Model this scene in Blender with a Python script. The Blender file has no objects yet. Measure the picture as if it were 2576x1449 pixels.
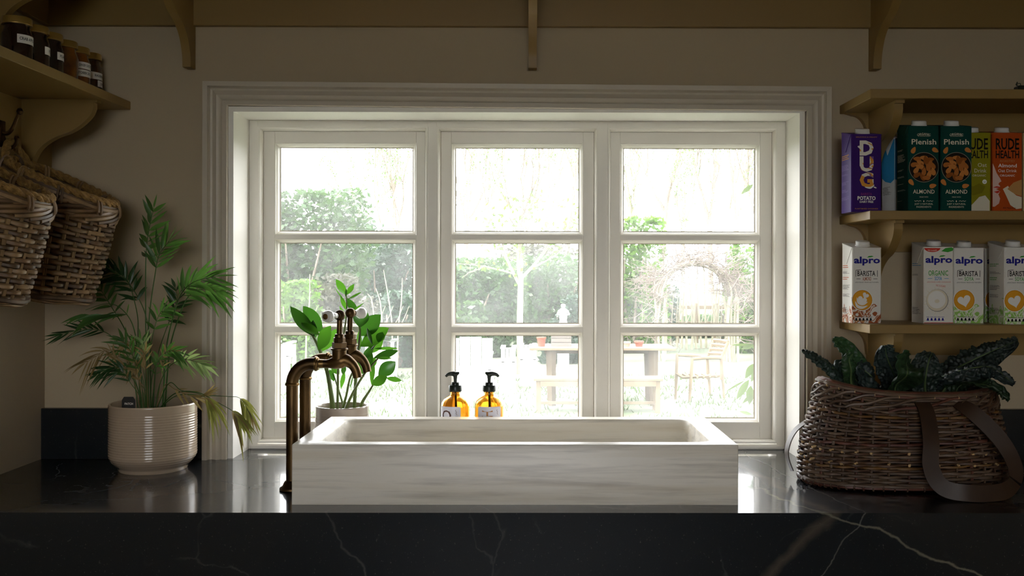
import bpy, math, random
from mathutils import Vector, Matrix, noise
R = random.Random(7)
sc = bpy.context.scene
col = sc.collection
PI = math.pi

# ------------------------------------------------------------------ camera
F = 2400.0              # focal length in pixels of the 2576 wide frame
VX, VY = 1335.0, 692.0  # where the lines that run into the window wall meet
EYE = 1.38
cam = bpy.data.cameras.new('camera')
cam.sensor_fit = 'HORIZONTAL'; cam.sensor_width = 36.0
cam.lens = F / 2576 * 36.0
YAW = math.radians(0.25)
cam.shift_x = -(VX - 1288.0) / 2576 - 0.25 * PI / 180 * F / 2576
cam.shift_y = (692.0 - 724.5) / 2576
cam.clip_start = 0.05; cam.clip_end = 400
cam_o = bpy.data.objects.new('camera', cam)
cam_o.location = (0, 0, EYE)
cam_o.rotation_mode = 'QUATERNION'
cam_o.rotation_quaternion = (Matrix.Rotation(-YAW, 4, 'Z') @ Matrix.Rotation(math.radians(90), 4, 'X') @ Matrix.Rotation(math.radians(0.1), 4, 'Z')).to_quaternion()
col.objects.link(cam_o)
sc.camera = cam_o

# ------------------------------------------------------------------ daylight
world = bpy.data.worlds.new('overcast_sky'); sc.world = world
world.use_nodes = True
bg = world.node_tree.nodes['Background']
bg.inputs['Color'].default_value = (0.97, 0.98, 1.0, 1)
bg.inputs['Strength'].default_value = 3.6
sun = bpy.data.lights.new('hazy_sun_offscreen', 'SUN'); sun.energy = 4.0; sun.angle = math.radians(18)
sun.color = (1.0, 0.96, 0.88)
sun_o = bpy.data.objects.new('hazy_sun_offscreen', sun); col.objects.link(sun_o)
sun_o.rotation_euler = Vector((0.62, 0.12, -0.78)).to_track_quat('-Z', 'Y').to_euler()
sun_o.location = (-30, -5, 40)
vs = sc.view_settings
vs.view_transform = 'Standard'; vs.look = 'None'; vs.gamma = 1.0; vs.exposure = 1.5
vs.use_curve_mapping = False
cy = sc.cycles
cy.use_denoising = True
cy.max_bounces = 10; cy.diffuse_bounces = 5; cy.glossy_bounces = 5; cy.transmission_bounces = 8; cy.transparent_max_bounces = 16
cy.caustics_reflective = False; cy.caustics_refractive = False
cy.sample_clamp_indirect = 6.0

# ------------------------------------------------------------------ helpers
def PX(px, D): return (px - VX) * D / F
def PZ(py, D): return EYE + (VY - py) * D / F
def P(px, py, D): return Vector((PX(px, D), D, PZ(py, D)))

MATS = {}
def lin(c):
    return tuple((v / 12.92 if v <= 0.04045 else ((v + 0.055) / 1.055) ** 2.4) for v in c)
def hexc(h):
    return lin(tuple(int(h[i:i + 2], 16) / 255 for i in (0, 2, 4)))
def mat(name, color=(0.8, 0.8, 0.8), rough=0.5, metal=0.0, coat=0.0, trans=0.0, ior=1.45, spec=0.5, bump=None, vary=None, sss=0.0, emit=None):
    """principled material; vary=(scale, amount, colour2) mixes a noise tint, bump=(scale, strength)"""
    if name in MATS: return MATS[name]
    m = bpy.data.materials.new(name); m.use_nodes = True
    nt = m.node_tree; b = nt.nodes['Principled BSDF']
    if isinstance(color, str): color = hexc(color)
    b.inputs['Base Color'].default_value = (*color, 1)
    b.inputs['Roughness'].default_value = rough
    b.inputs['Metallic'].default_value = metal
    b.inputs['Coat Weight'].default_value = coat
    b.inputs['Transmission Weight'].default_value = trans
    b.inputs['IOR'].default_value = ior
    b.inputs['Specular IOR Level'].default_value = spec
    if vary or bump:
        tc = nt.nodes.new('ShaderNodeTexCoord')
    if vary:
        s, amt, c2 = vary
        if isinstance(c2, str): c2 = hexc(c2)
        n = nt.nodes.new('ShaderNodeTexNoise'); n.inputs['Scale'].default_value = s; n.inputs['Detail'].default_value = 5
        nt.links.new(tc.outputs['Object'], n.inputs['Vector'])
        r = nt.nodes.new('ShaderNodeMapRange'); r.inputs[1].default_value = 0.35; r.inputs[2].default_value = 0.65; r.inputs[4].default_value = amt
        nt.links.new(n.outputs['Fac'], r.inputs[0])
        mx = nt.nodes.new('ShaderNodeMix'); mx.data_type = 'RGBA'
        mx.inputs[6].default_value = (*color, 1); mx.inputs[7].default_value = (*c2, 1)
        nt.links.new(r.outputs[0], mx.inputs[0]); nt.links.new(mx.outputs[2], b.inputs['Base Color'])
    if bump:
        n2 = nt.nodes.new('ShaderNodeTexNoise'); n2.inputs['Scale'].default_value = bump[0]; n2.inputs['Detail'].default_value = 4
        nt.links.new(tc.outputs['Object'], n2.inputs['Vector'])
        bp = nt.nodes.new('ShaderNodeBump'); bp.inputs['Strength'].default_value = bump[1]; bp.inputs['Distance'].default_value = 0.01
        nt.links.new(n2.outputs['Fac'], bp.inputs['Height']); nt.links.new(bp.outputs['Normal'], b.inputs['Normal'])
    MATS[name] = m
    return m

def leaf_mat(name, color, back=None, trans=0.35, rough=0.4):
    """leaf: principled with a translucent share so that light shines through it"""
    m = mat(name, color, rough, vary=(9, 0.6, tuple(c * 0.6 for c in (hexc(color) if isinstance(color, str) else color))))
    nt = m.node_tree; b = nt.nodes['Principled BSDF']; out = nt.nodes['Material Output']
    t = nt.nodes.new('ShaderNodeBsdfTranslucent')
    c = hexc(color) if isinstance(color, str) else color
    tc = back or tuple(min(1, v * 2.4) for v in c)
    t.inputs['Color'].default_value = (*tc, 1)
    mx = nt.nodes.new('ShaderNodeMixShader'); mx.inputs[0].default_value = trans
    nt.links.new(b.outputs[0], mx.inputs[1]); nt.links.new(t.outputs[0], mx.inputs[2]); nt.links.new(mx.outputs[0], out.inputs[0])
    return m

class MB:
    """collects geometry; build() links it as ONE mesh object"""
    def __init__(s): s.v = []; s.f = []; s.m = []
    def add(s, vs, fs, mi=0):
        o = len(s.v); s.v.extend(tuple(v) for v in vs)
        for f in fs: s.f.append(tuple(i + o for i in f)); s.m.append(mi)
        return s
    def box(s, x0, x1, y0, y1, z0, z1, b=0.0, mi=0):
        if b <= 0:
            vs = [(x, y, z) for x in (x0, x1) for y in (y0, y1) for z in (z0, z1)]
            return s.add(vs, [(0, 1, 3, 2), (4, 6, 7, 5), (0, 4, 5, 1), (2, 3, 7, 6), (0, 2, 6, 4), (1, 5, 7, 3)], mi)
        vs = []; idx = {}
        for i, x in enumerate((x0, x1)):
            for j, y in enumerate((y0, y1)):
                for k, z in enumerate((z0, z1)):
                    sx, sy, sz = (1, -1)[i], (1, -1)[j], (1, -1)[k]
                    for a, p in enumerate(((x, y + sy * b, z + sz * b), (x + sx * b, y, z + sz * b), (x + sx * b, y + sy * b, z))):
                        idx[i, j, k, a] = len(vs); vs.append(p)
        fs = []
        for i in (0, 1): fs.append([idx[i, j, k, 0] for j, k in ((0, 0), (0, 1), (1, 1), (1, 0))][::(1 if i == 0 else -1)])
        for j in (0, 1): fs.append([idx[i, j, k, 1] for i, k in ((0, 0), (1, 0), (1, 1), (0, 1))][::(1 if j == 0 else -1)])
        for k in (0, 1): fs.append([idx[i, j, k, 2] for i, j in ((0, 0), (0, 1), (1, 1), (1, 0))][::(1 if k == 0 else -1)])
        for j in (0, 1):
            for k in (0, 1): fs.append([idx[0, j, k, 1], idx[1, j, k, 1], idx[1, j, k, 2], idx[0, j, k, 2]][::(1 if j != k else -1)])
        for i in (0, 1):
            for k in (0, 1): fs.append([idx[i, 0, k, 0], idx[i, 0, k, 2], idx[i, 1, k, 2], idx[i, 1, k, 0]][::(1 if i != k else -1)])
        for i in (0, 1):
            for j in (0, 1): fs.append([idx[i, j, 0, 0], idx[i, j, 1, 0], idx[i, j, 1, 1], idx[i, j, 0, 1]][::(1 if i != j else -1)])
        for i in (0, 1):
            for j in (0, 1):
                for k in (0, 1): fs.append([idx[i, j, k, 0], idx[i, j, k, 1], idx[i, j, k, 2]])
        return s.add(vs, fs, mi)
    def tube(s, pts, rad, n=8, cap=True, closed=False, mi=0):
        pts = [Vector(p) for p in pts]; L = len(pts)
        if not hasattr(rad, '__len__'): rad = [rad] * L
        vs = []; nrm = None
        for i, p in enumerate(pts):
            if closed: t = pts[(i + 1) % L] - pts[i - 1]
            else: t = pts[min(i + 1, L - 1)] - pts[max(i - 1, 0)]
            if t.length < 1e-9: t = Vector((0, 0, 1))
            t.normalize()
            if nrm is None:
                a = Vector((0, 0, 1)) if abs(t.z) < 0.9 else Vector((1, 0, 0))
                nrm = (a - t * a.dot(t)).normalized()
            else:
                nrm = nrm - t * nrm.dot(t)
                nrm = nrm.normalized() if nrm.length > 1e-6 else t.orthogonal().normalized()
            bi = t.cross(nrm)
            for k in range(n):
                a = 2 * PI * k / n
                vs.append(p + (nrm * math.cos(a) + bi * math.sin(a)) * rad[i])
        fs = []
        for i in range(L if closed else L - 1):
            j = (i + 1) % L
            for k in range(n):
                k2 = (k + 1) % n
                fs.append((i * n + k, i * n + k2, j * n + k2, j * n + k))
        if cap and not closed:
            fs.append(tuple(range(n))[::-1]); fs.append(tuple((L - 1) * n + k for k in range(n)))
        return s.add(vs, fs, mi)
    def lathe(s, prof, c=(0, 0, 0), n=32, axis='Z', mi=0, squash=1.0):
        c = Vector(c); vs = []
        for r, z in prof:
            for k in range(n):
                a = 2 * PI * k / n
                u, w = r * math.cos(a), r * math.sin(a) * squash
                vs.append(c + {'Z': Vector((u, w, z)), 'Y': Vector((u, z, w)), 'X': Vector((z, u, w))}[axis])
        fs = []
        for i in range(len(prof) - 1):
            for k in range(n):
                k2 = (k + 1) % n
                f = (i * n + k, i * n + k2, (i + 1) * n + k2, (i + 1) * n + k)
                fs.append(f if axis != 'Y' else f[::-1])
        if prof[0][0] > 1e-6: fs.append(tuple(range(n))[::-1])
        if prof[-1][0] > 1e-6: fs.append(tuple((len(prof) - 1) * n + k for k in range(n)))
        return s.add(vs, fs, mi)
    def prism(s, poly, lo, hi, axis='X', mi=0):
        """poly of (a,b): X -> (y,z), Y -> (x,z), Z -> (x,y), extruded lo..hi along axis"""
        def pt(a, b, h): return {'X': (h, a, b), 'Y': (a, h, b), 'Z': (a, b, h)}[axis]
        n = len(poly)
        vs = [pt(a, b, lo) for a, b in poly] + [pt(a, b, hi) for a, b in poly]
        fs = [tuple(range(n)), tuple(range(n, 2 * n))[::-1]]
        for i in range(n):
            j = (i + 1) % n; fs.append((i, i + n, j + n, j))
        return s.add(vs, fs, mi)
    def frame(s, x0, x1, z0, z1, prof, mi=0):
        """moulding swept round a rectangle in the XZ plane; prof = (inset, y)"""
        vs = []
        for d, y in prof:
            vs += [(x0 + d, y, z0 + d), (x1 - d, y, z0 + d), (x1 - d, y, z1 - d), (x0 + d, y, z1 - d)]
        fs = []
        for i in range(len(prof) - 1):
            for k in range(4):
                k2 = (k + 1) % 4
                fs.append((i * 4 + k, i * 4 + k2, i * 4 + 4 + k2, i * 4 + 4 + k))
        return s.add(vs, fs, mi)
    def build(s, name, mats, parent=None, smooth=35, loc=None, local=False):
        me = bpy.data.meshes.new(name); me.from_pydata(s.v, [], s.f)
        if not isinstance(mats, (list, tuple)): mats = [mats]
        for m in mats: me.materials.append(m)
        if len(mats) > 1: me.polygons.foreach_set('material_index', s.m)
        me.update()
        if smooth:
            me.polygons.foreach_set('use_smooth', [True] * len(me.polygons))
            me.set_sharp_from_angle(angle=math.radians(smooth))
        o = bpy.data.objects.new(name, me); col.objects.link(o)
        if parent is not None: attach(o, parent, local)
        return o
def attach(o, parent, local=False):
    o.parent = parent
    if not local: o.matrix_parent_inverse = parent_matrix(parent).inverted()
def parent_matrix(p):
    m = p.matrix_basis.copy()
    if p.parent is not None: m = parent_matrix(p.parent) @ p.matrix_parent_inverse @ m
    return m
def tag(o, label=None, cat=None, group=None, kind=None):
    if label: o['label'] = label
    if cat: o['category'] = cat
    if group: o['group'] = group
    if kind: o['kind'] = kind
    return o
def thing(name, label, cat, loc=(0, 0, 0), rotz=0.0, group=None, kind=None):
    o = bpy.data.objects.new(name, None); col.objects.link(o)
    o.empty_display_size = 0.05
    o.location = loc; o.rotation_euler = (0, 0, rotz)
    return tag(o, label, cat, group, kind)
def copy_tree(o, parent=None):
    c = o.copy(); col.objects.link(c)
    if parent is not None: c.parent = parent
    for ch in list(o.children): copy_tree(ch, c)
    return c
def spline(pts, n=12):
    """Catmull-Rom through points of any dimension"""
    pts = [Vector(p) for p in pts]; out = []
    for i in range(len(pts) - 1):
        p0 = pts[max(i - 1, 0)]; p1 = pts[i]; p2 = pts[i + 1]; p3 = pts[min(i + 2, len(pts) - 1)]
        for k in range(n):
            t = k / n
            out.append(0.5 * ((2 * p1) + (p2 - p0) * t + (2 * p0 - 5 * p1 + 4 * p2 - p3) * t * t + (3 * p1 - p0 - 3 * p2 + p3) * t ** 3))
    out.append(pts[-1].copy())
    return out
_txt = {}
def text_geo(s, bold=0.0):
    """outline letters as flat faces; returns verts (x,y) with the left at 0 and baseline at 0"""
    if (s, bold) in _txt: return _txt[s, bold]
    cu = bpy.data.curves.new('lettering', 'FONT'); cu.body = s; cu.size = 1.0; cu.offset = bold; cu.resolution_u = 2; cu.fill_mode = 'FRONT'
    o = bpy.data.objects.new('lettering', cu); col.objects.link(o)
    dg = bpy.context.evaluated_depsgraph_get(); dg.update()
    e = o.evaluated_get(dg); me = e.to_mesh()
    vs = [(v.co.x, v.co.y) for v in me.vertices]; fs = [tuple(p.vertices) for p in me.polygons]
    e.to_mesh_clear(); bpy.data.objects.remove(o); bpy.data.curves.remove(cu)
    x0 = min(v[0] for v in vs); x1 = max(v[0] for v in vs)
    vs = [(v[0] - x0, v[1]) for v in vs]
    cap = 0.69
    _txt[s, bold] = (vs, fs, x1 - x0, cap)
    return _txt[s, bold]
class Print:
    """flat print on a surface: map(u, v, lift) -> point"""
    def __init__(s, mapper): s.mb = MB(); s.map = mapper; s.mats = []; s.lift = 0.0002
    def mi(s, m):
        if m not in s.mats: s.mats.append(m)
        return s.mats.index(m)
    def text(s, t, u, v, h, m, w=None, bold=0.0, align='c', rot=0.0, arc=0.0):
        vs, fs, tw, cap = text_geo(t, bold)
        sy = h / cap; sx = (w / tw) if w else sy
        off = {'c': tw * sx / 2, 'l': 0, 'r': tw * sx}[align]
        pts = []
        for x, y in vs:
            a, b = x * sx - off, y * sy
            if arc: b -= arc * a * a
            if rot: a, b = a * math.cos(rot) - b * math.sin(rot), a * math.sin(rot) + b * math.cos(rot)
            pts.append(s.map(u + a, v + b, s.lift + 0.0002))
        s.mb.add(pts, fs, s.mi(m))
    def poly(s, pts, m, lift=0.0):
        s.mb.add([s.map(u, v, s.lift + lift) for u, v in pts], [tuple(range(len(pts)))], s.mi(m))
    def ell(s, u, v, a, b, m, rot=0.0, lift=0.0, n=24, t0=0.0, t1=1.0):
        pts = []
        for k in range(n):
            t = 2 * PI * (t0 + (t1 - t0) * k / (n if t1 - t0 >= 1 else n - 1))
            x, y = a * math.cos(t), b * math.sin(t)
            pts.append((u + x * math.cos(rot) - y * math.sin(rot), v + x * math.sin(rot) + y * math.cos(rot)))
        s.poly(pts, m, lift)
    def band(s, pts, w, m, lift=0.0):
        p = spline([(a, b, 0) for a, b in pts], 6); n = len(p); vs = []
        for i, q in enumerate(p):
            t = (p[min(i + 1, n - 1)] - p[max(i - 1, 0)]).normalized(); ww = w(i / (n - 1)) if callable(w) else w
            for sg in (-1, 1): vs.append(s.map(q.x - t.y * ww * sg, q.y + t.x * ww * sg, s.lift + lift))
        s.mb.add(vs, [(2 * i, 2 * i + 1, 2 * i + 3, 2 * i + 2) for i in range(n - 1)], s.mi(m))
    def build(s, name, parent): return s.mb.build(name, s.mats, parent, smooth=0, local=True)
def leaf_geo(mb, base, tip, width, up=(0, -1, 0.3), droop=0.0, fold=0.15, shape=0.42, n=7, mi=0, twist=0.0, point=1.0):
    """a leaf blade folded along its midrib; shape = where it is widest"""
    base, tip = Vector(base), Vector(tip); L = (tip - base).length
    if L < 1e-6: return
    t = (tip - base) / L; up = Vector(up); up = (up - t * up.dot(t))
    up = up.normalized() if up.length > 1e-4 else t.orthogonal().normalized()
    side = t.cross(up)
    if twist: q = Matrix.Rotation(twist, 3, t); side = q @ side; up = q @ up
    vs = []
    for i in range(n + 1):
        u = i / n
        w = width / 2 * (math.sin(PI * u ** (math.log(0.5) / math.log(shape)))) ** point if 0 < u < 1 else (0.02 * width if u == 0 else 0.0)
        c = base + t * L * u + Vector((0, 0, -1)) * droop * L * u * u - up * 0.12 * L * math.sin(PI * u)*0.3
        f = up * fold * w
        vs += [c + side * w + f, c, c - side * w + f]
    fs = []
    for i in range(n):
        a = i * 3
        fs += [(a, a + 1, a + 4, a + 3), (a + 1, a + 2, a + 5, a + 4)]
    mb.add(vs, fs, mi)

# ------------------------------------------------------------------ materials of the room
wall_m = mat('wall_paint', 'b3a387', 0.75, bump=(60, 0.03), vary=(1.5, 0.35, 'ab9a7d'))
trim_m = mat('trim_paint', 'c2b8a6', 0.42, vary=(3, 0.3, 'bab09c'))
reveal_m = mat('reveal_paint', 'e9e6df', 0.6, bump=(25, 0.04))
frame_m = mat('window_paint', 'ece8df', 0.4, vary=(6, 0.4, 'e4dfd4'), bump=(30, 0.03))
shelf_m = mat('shelf_paint', '8d7240', 0.45, vary=(2, 0.3, '856a39'), bump=(50, 0.02))
ceil_m = mat('ceiling_paint', 'a89c86', 0.8)
floor_m = mat('floor_stone', '7d7262', 0.6, vary=(4, 0.7, '665c4e'))

def soapstone(name='soapstone'):
    m = bpy.data.materials.new(name); m.use_nodes = True
    nt = m.node_tree; b = nt.nodes['Principled BSDF']; L = nt.links.new; N = nt.nodes.new
    b.inputs['Roughness'].default_value = 0.4; b.inputs['Specular Tint'].default_value = (0.55, 0.78, 1.0, 1); b.inputs['Coat Weight'].default_value = 0.9; b.inputs['Coat IOR'].default_value = 1.5; b.inputs['Specular IOR Level'].default_value = 0.15
    tc = N('ShaderNodeTexCoord')
    dn = N('ShaderNodeTexNoise'); dn.inputs['Scale'].default_value = 2.2; dn.inputs['Detail'].default_value = 6
    L(tc.outputs['Object'], dn.inputs['Vector'])
    mp = N('ShaderNodeVectorMath'); mp.operation = 'MULTIPLY_ADD'
    mp.inputs[1].default_value = (0.45, 0.45, 0.45); L(dn.outputs['Color'], mp.inputs[0]); L(tc.outputs['Object'], mp.inputs[2])
    mapn = N('ShaderNodeMapping'); mapn.inputs['Rotation'].default_value = (0.3, 0.6, 0.5); mapn.inputs['Scale'].default_value = (1.0, 1.0, 0.7)
    L(mp.outputs[0], mapn.inputs['Vector'])
    acc = None
    for sc_, w, br in ((1.9, 0.004, 0.09), (4.3, 0.003, 0.05)):
        v = N('ShaderNodeTexVoronoi'); v.feature = 'DISTANCE_TO_EDGE'; v.inputs['Scale'].default_value = sc_
        L(mapn.outputs[0], v.inputs['Vector'])
        r = N('ShaderNodeMapRange'); r.inputs[1].default_value = 0.0; r.inputs[2].default_value = w * sc_; r.inputs[3].default_value = br; r.inputs[4].default_value = 0.0
        L(v.outputs['Distance'], r.inputs[0])
        ms = N('ShaderNodeTexNoise'); ms.inputs['Scale'].default_value = 3.1 * sc_ / 2; ms.inputs['Detail'].default_value = 3; L(tc.outputs['Object'], ms.inputs['Vector'])
        mr = N('ShaderNodeMapRange'); mr.inputs[1].default_value = 0.48; mr.inputs[2].default_value = 0.62; L(ms.outputs['Fac'], mr.inputs[0])
        mu = N('ShaderNodeMath'); mu.operation = 'MULTIPLY'; L(r.outputs[0], mu.inputs[0]); L(mr.outputs[0], mu.inputs[1])
        if acc is None: acc = mu
        else:
            ad = N('ShaderNodeMath'); ad.operation = 'ADD'; L(acc.outputs[0], ad.inputs[0]); L(mu.outputs[0], ad.inputs[1]); acc = ad
    # fine dust specks
    sp = N('ShaderNodeTexNoise'); sp.inputs['Scale'].default_value = 240; sp.inputs['Detail'].default_value = 2; L(tc.outputs['Object'], sp.inputs['Vector'])
    sr = N('ShaderNodeMapRange'); sr.inputs[1].default_value = 0.68; sr.inputs[2].default_value = 0.8; sr.inputs[4].default_value = 0.12; L(sp.outputs['Fac'], sr.inputs[0])
    a2 = N('ShaderNodeMath'); a2.operation = 'ADD'; L(acc.outputs[0], a2.inputs[0]); L(sr.outputs[0], a2.inputs[1])
    mx = N('ShaderNodeMix'); mx.data_type = 'RGBA'
    mx.inputs[6].default_value = (0.0058, 0.0070, 0.0088, 1); mx.inputs[7].default_value = (0.55, 0.55, 0.5, 1)
    L(a2.outputs[0], mx.inputs[0]); prev = mx
    # two broad mineral veins that cross the slab
    vn = N('ShaderNodeTexNoise'); vn.inputs['Scale'].default_value = 9; vn.inputs['Detail'].default_value = 7; L(tc.outputs['Object'], vn.inputs['Vector'])
    for (nx, nz, c0, wd, amt, cc) in ((0.694, -0.72, 0.2244, 0.016, 0.5, (0.12, 0.095, 0.065)), (0.352, 0.936, -1.0465, 0.0035, 0.8, (0.2, 0.19, 0.14)), (0.80, -0.6, 0.0, 0.002, 0.45, (0.25, 0.25, 0.22))):
        dt = N('ShaderNodeVectorMath'); dt.operation = 'DOT_PRODUCT'; dt.inputs[1].default_value = (nx, 0.12, nz); L(tc.outputs['Object'], dt.inputs[0])
        n_ = N('ShaderNodeMath'); n_.operation = 'MULTIPLY_ADD'; n_.inputs[1].default_value = 0.06; L(vn.outputs['Fac'], n_.inputs[0]); L(dt.outputs['Value'], n_.inputs[2])
        s_ = N('ShaderNodeMath'); s_.operation = 'ADD'; s_.inputs[1].default_value = c0 - 0.03 - 0.12 * 1.93; L(n_.outputs[0], s_.inputs[0])
        ab = N('ShaderNodeMath'); ab.operation = 'ABSOLUTE'; L(s_.outputs[0], ab.inputs[0])
        mr = N('ShaderNodeMapRange'); mr.inputs[2].default_value = wd; mr.inputs[3].default_value = amt; mr.inputs[4].default_value = 0.0; L(ab.outputs[0], mr.inputs[0])
        mm = N('ShaderNodeMix'); mm.data_type = 'RGBA'; mm.inputs[7].default_value = (*cc, 1); L(mr.outputs[0], mm.inputs[0]); L(prev.outputs[2], mm.inputs[6]); prev = mm
    L(prev.outputs[2], b.inputs['Base Color'])
    rn = N('ShaderNodeTexNoise'); rn.inputs['Scale'].default_value = 14; rn.inputs['Detail'].default_value = 5; L(tc.outputs['Object'], rn.inputs['Vector'])
    rr = N('ShaderNodeMapRange'); rr.inputs[3].default_value = 0.05; rr.inputs[4].default_value = 0.13; L(rn.outputs['Fac'], rr.inputs[0]); L(rr.outputs[0], b.inputs['Coat Roughness'])
    return m
stone_m = soapstone()

def marble(name='marble'):
    m = bpy.data.materials.new(name); m.use_nodes = True
    nt = m.node_tree; b = nt.nodes['Principled BSDF']; L = nt.links.new; N = nt.nodes.new
    b.inputs['Roughness'].default_value = 0.32
    tc = N('ShaderNodeTexCoord')
    mp = N('ShaderNodeMapping'); mp.inputs['Scale'].default_value = (1.3, 9.0, 24.0); mp.inputs['Rotation'].default_value = (0, 0.05, 0.03)
    L(tc.outputs['Object'], mp.inputs['Vector'])
    n1 = N('ShaderNodeTexNoise'); n1.inputs['Scale'].default_value = 2.6; n1.inputs['Detail'].default_value = 4; n1.inputs['Roughness'].default_value = 0.6; n1.inputs['Distortion'].default_value = 0.3
    L(mp.outputs[0], n1.inputs['Vector'])
    r = N('ShaderNodeMapRange'); r.inputs[1].default_value = 0.46; r.inputs[2].default_value = 0.85; r.inputs[4].default_value = 1.0; L(n1.outputs['Fac'], r.inputs[0])
    mx = N('ShaderNodeMix'); mx.data_type = 'RGBA'; mx.inputs[6].default_value = (*hexc('ece7dc'), 1); mx.inputs[7].default_value = (*hexc('a39c90'), 1)
    L(r.outputs[0], mx.inputs[0])
    n2 = N('ShaderNodeTexNoise'); n2.inputs['Scale'].default_value = 1.1; n2.inputs['Detail'].default_value = 4; L(mp.outputs[0], n2.inputs['Vector'])
    r2 = N('ShaderNodeMapRange'); r2.inputs[1].default_value = 0.5; r2.inputs[2].default_value = 0.75; r2.inputs[4].default_value = 0.5; L(n2.outputs['Fac'], r2.inputs[0])
    mx2 = N('ShaderNodeMix'); mx2.data_type = 'RGBA'; mx2.inputs[7].default_value = (*hexc('cdbd9c'), 1)
    L(r2.outputs[0], mx2.inputs[0]); L(mx.outputs[2], mx2.inputs[6]); L(mx2.outputs[2], b.inputs['Base Color'])
    return m
marble_m = marble()

def hazy_glass(name='hazy_glass'):  # slightly hazy panes; a pale veil is mixed in to wash out the garden
    m = bpy.data.materials.new(name); m.use_nodes = True
    nt = m.node_tree; nt.nodes.remove(nt.nodes['Principled BSDF']); out = nt.nodes['Material Output']; L = nt.links.new; N = nt.nodes.new
    tr = N('ShaderNodeBsdfTransparent'); tr.inputs['Color'].default_value = (0.98, 0.98, 0.98, 1)
    tl = N('ShaderNodeBsdfTranslucent'); tl.inputs['Color'].default_value = (0.92, 0.92, 0.92, 1)
    gl = N('ShaderNodeBsdfGlossy'); gl.inputs['Roughness'].default_value = 0.02
    tc = N('ShaderNodeTexCoord')
    n = N('ShaderNodeTexNoise'); n.inputs['Scale'].default_value = 7; n.inputs['Detail'].default_value = 8; L(tc.outputs['Object'], n.inputs['Vector'])
    r = N('ShaderNodeMapRange'); r.inputs[1].default_value = 0.3; r.inputs[2].default_value = 0.75; r.inputs[3].default_value = 0.025; r.inputs[4].default_value = 0.075; L(n.outputs['Fac'], r.inputs[0])
    m1 = N('ShaderNodeMixShader'); L(r.outputs[0], m1.inputs[0]); L(tr.outputs[0], m1.inputs[1]); L(tl.outputs[0], m1.inputs[2])
    m2 = N('ShaderNodeMixShader'); m2.inputs[0].default_value = 0.008; L(m1.outputs[0], m2.inputs[1]); L(gl.outputs[0], m2.inputs[2])
    L(m2.outputs[0], out.inputs[0])
    return m
glass_m = hazy_glass()

# ------------------------------------------------------------------ room shell
YW = 2.50                      # inner face of the window wall
XL, XR = -1.27, 1.95           # side walls
YB = -2.7                      # wall behind the camera
ZC = 2.62
OX0, OX1, OZ1 = -0.776, 0.703, 1.805   # window opening
CT = 0.90                      # counter top
def struct(name, mb, m, smooth=35, **k): return tag(mb.build(name, m, smooth=smooth, **k), kind='structure')
TR = 0.0135                    # thickness of the reveal lining
b = MB(); b.box(XL - 0.3, OX0 - TR, YW, YW + 0.3, 0, ZC); b.box(OX1 + TR, XR + 0.3, YW, YW + 0.3, 0, ZC)
b.box(OX0 - TR, OX1 + TR, YW, YW + 0.3, OZ1 + TR, ZC); b.box(OX0 - TR, OX1 + TR, YW, YW + 0.3, 0, CT - 0.03)
struct('wall_back', b, wall_m)
b = MB(); b.box(OX0 - TR, OX0, YW - 0.008, YW + 0.29, CT, OZ1 + TR); b.box(OX1, OX1 + TR, YW - 0.008, YW + 0.29, CT, OZ1 + TR); b.box(OX0, OX1, YW - 0.008, YW + 0.29, OZ1, OZ1 + TR)
struct('trim_1', b, reveal_m)
b = MB(); b.box(XL - 0.3, XL, YB - 0.3, YW, 0, ZC); struct('wall_left', b, wall_m)
b = MB(); b.box(XR, XR + 0.3, YB - 0.3, YW, 0, ZC); struct('wall_right', b, wall_m)
BX0, BX1, BZ0, BZ1 = -0.85, 0.85, 0.95, 2.3   # unseen window behind the camera, sized for room-side fill light
b = MB(); b.box(XL, BX0, YB - 0.3, YB, 0, ZC); b.box(BX1, XR, YB - 0.3, YB, 0, ZC); b.box(BX0, BX1, YB - 0.3, YB, 0, BZ0); b.box(BX0, BX1, YB - 0.3, YB, BZ1, ZC)
struct('wall_front', b, wall_m)
b = MB(); b.box(XL - 0.3, XR + 0.3, YB - 0.3, YW + 0.3, -0.12, 0); struct('floor', b, floor_m)
b = MB(); b.box(XL - 0.3, XR + 0.3, YB - 0.3, YW + 0.3, ZC, ZC + 0.15); struct('ceiling', b, ceil_m)
# unseen window added behind the camera, lets daylight in from the room side
w2 = thing('unseen_window', None, None, (0, YB - 0.12, BZ0), kind='structure')
b = MB()
for x0, x1 in ((BX0, BX0 + 0.05), (-0.025, 0.025), (BX1 - 0.05, BX1)): b.box(x0, x1, YB - 0.16, YB - 0.1, BZ0, BZ1, 0.004)
for z0, z1 in ((BZ0, BZ0 + 0.05), (BZ1 - 0.05, BZ1)): b.box(BX0 + 0.045, BX1 - 0.045, YB - 0.158, YB - 0.102, z0, z1, 0.004)
b.build('frame', frame_m, w2)
for x0, x1 in ((BX0 + 0.045, -0.02), (0.02, BX1 - 0.045)):
    b = MB(); b.box(x0, x1, YB - 0.133, YB - 0.129, BZ0 + 0.045, BZ1 - 0.045); b.build('pane', glass_m, w2, smooth=0)

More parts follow.
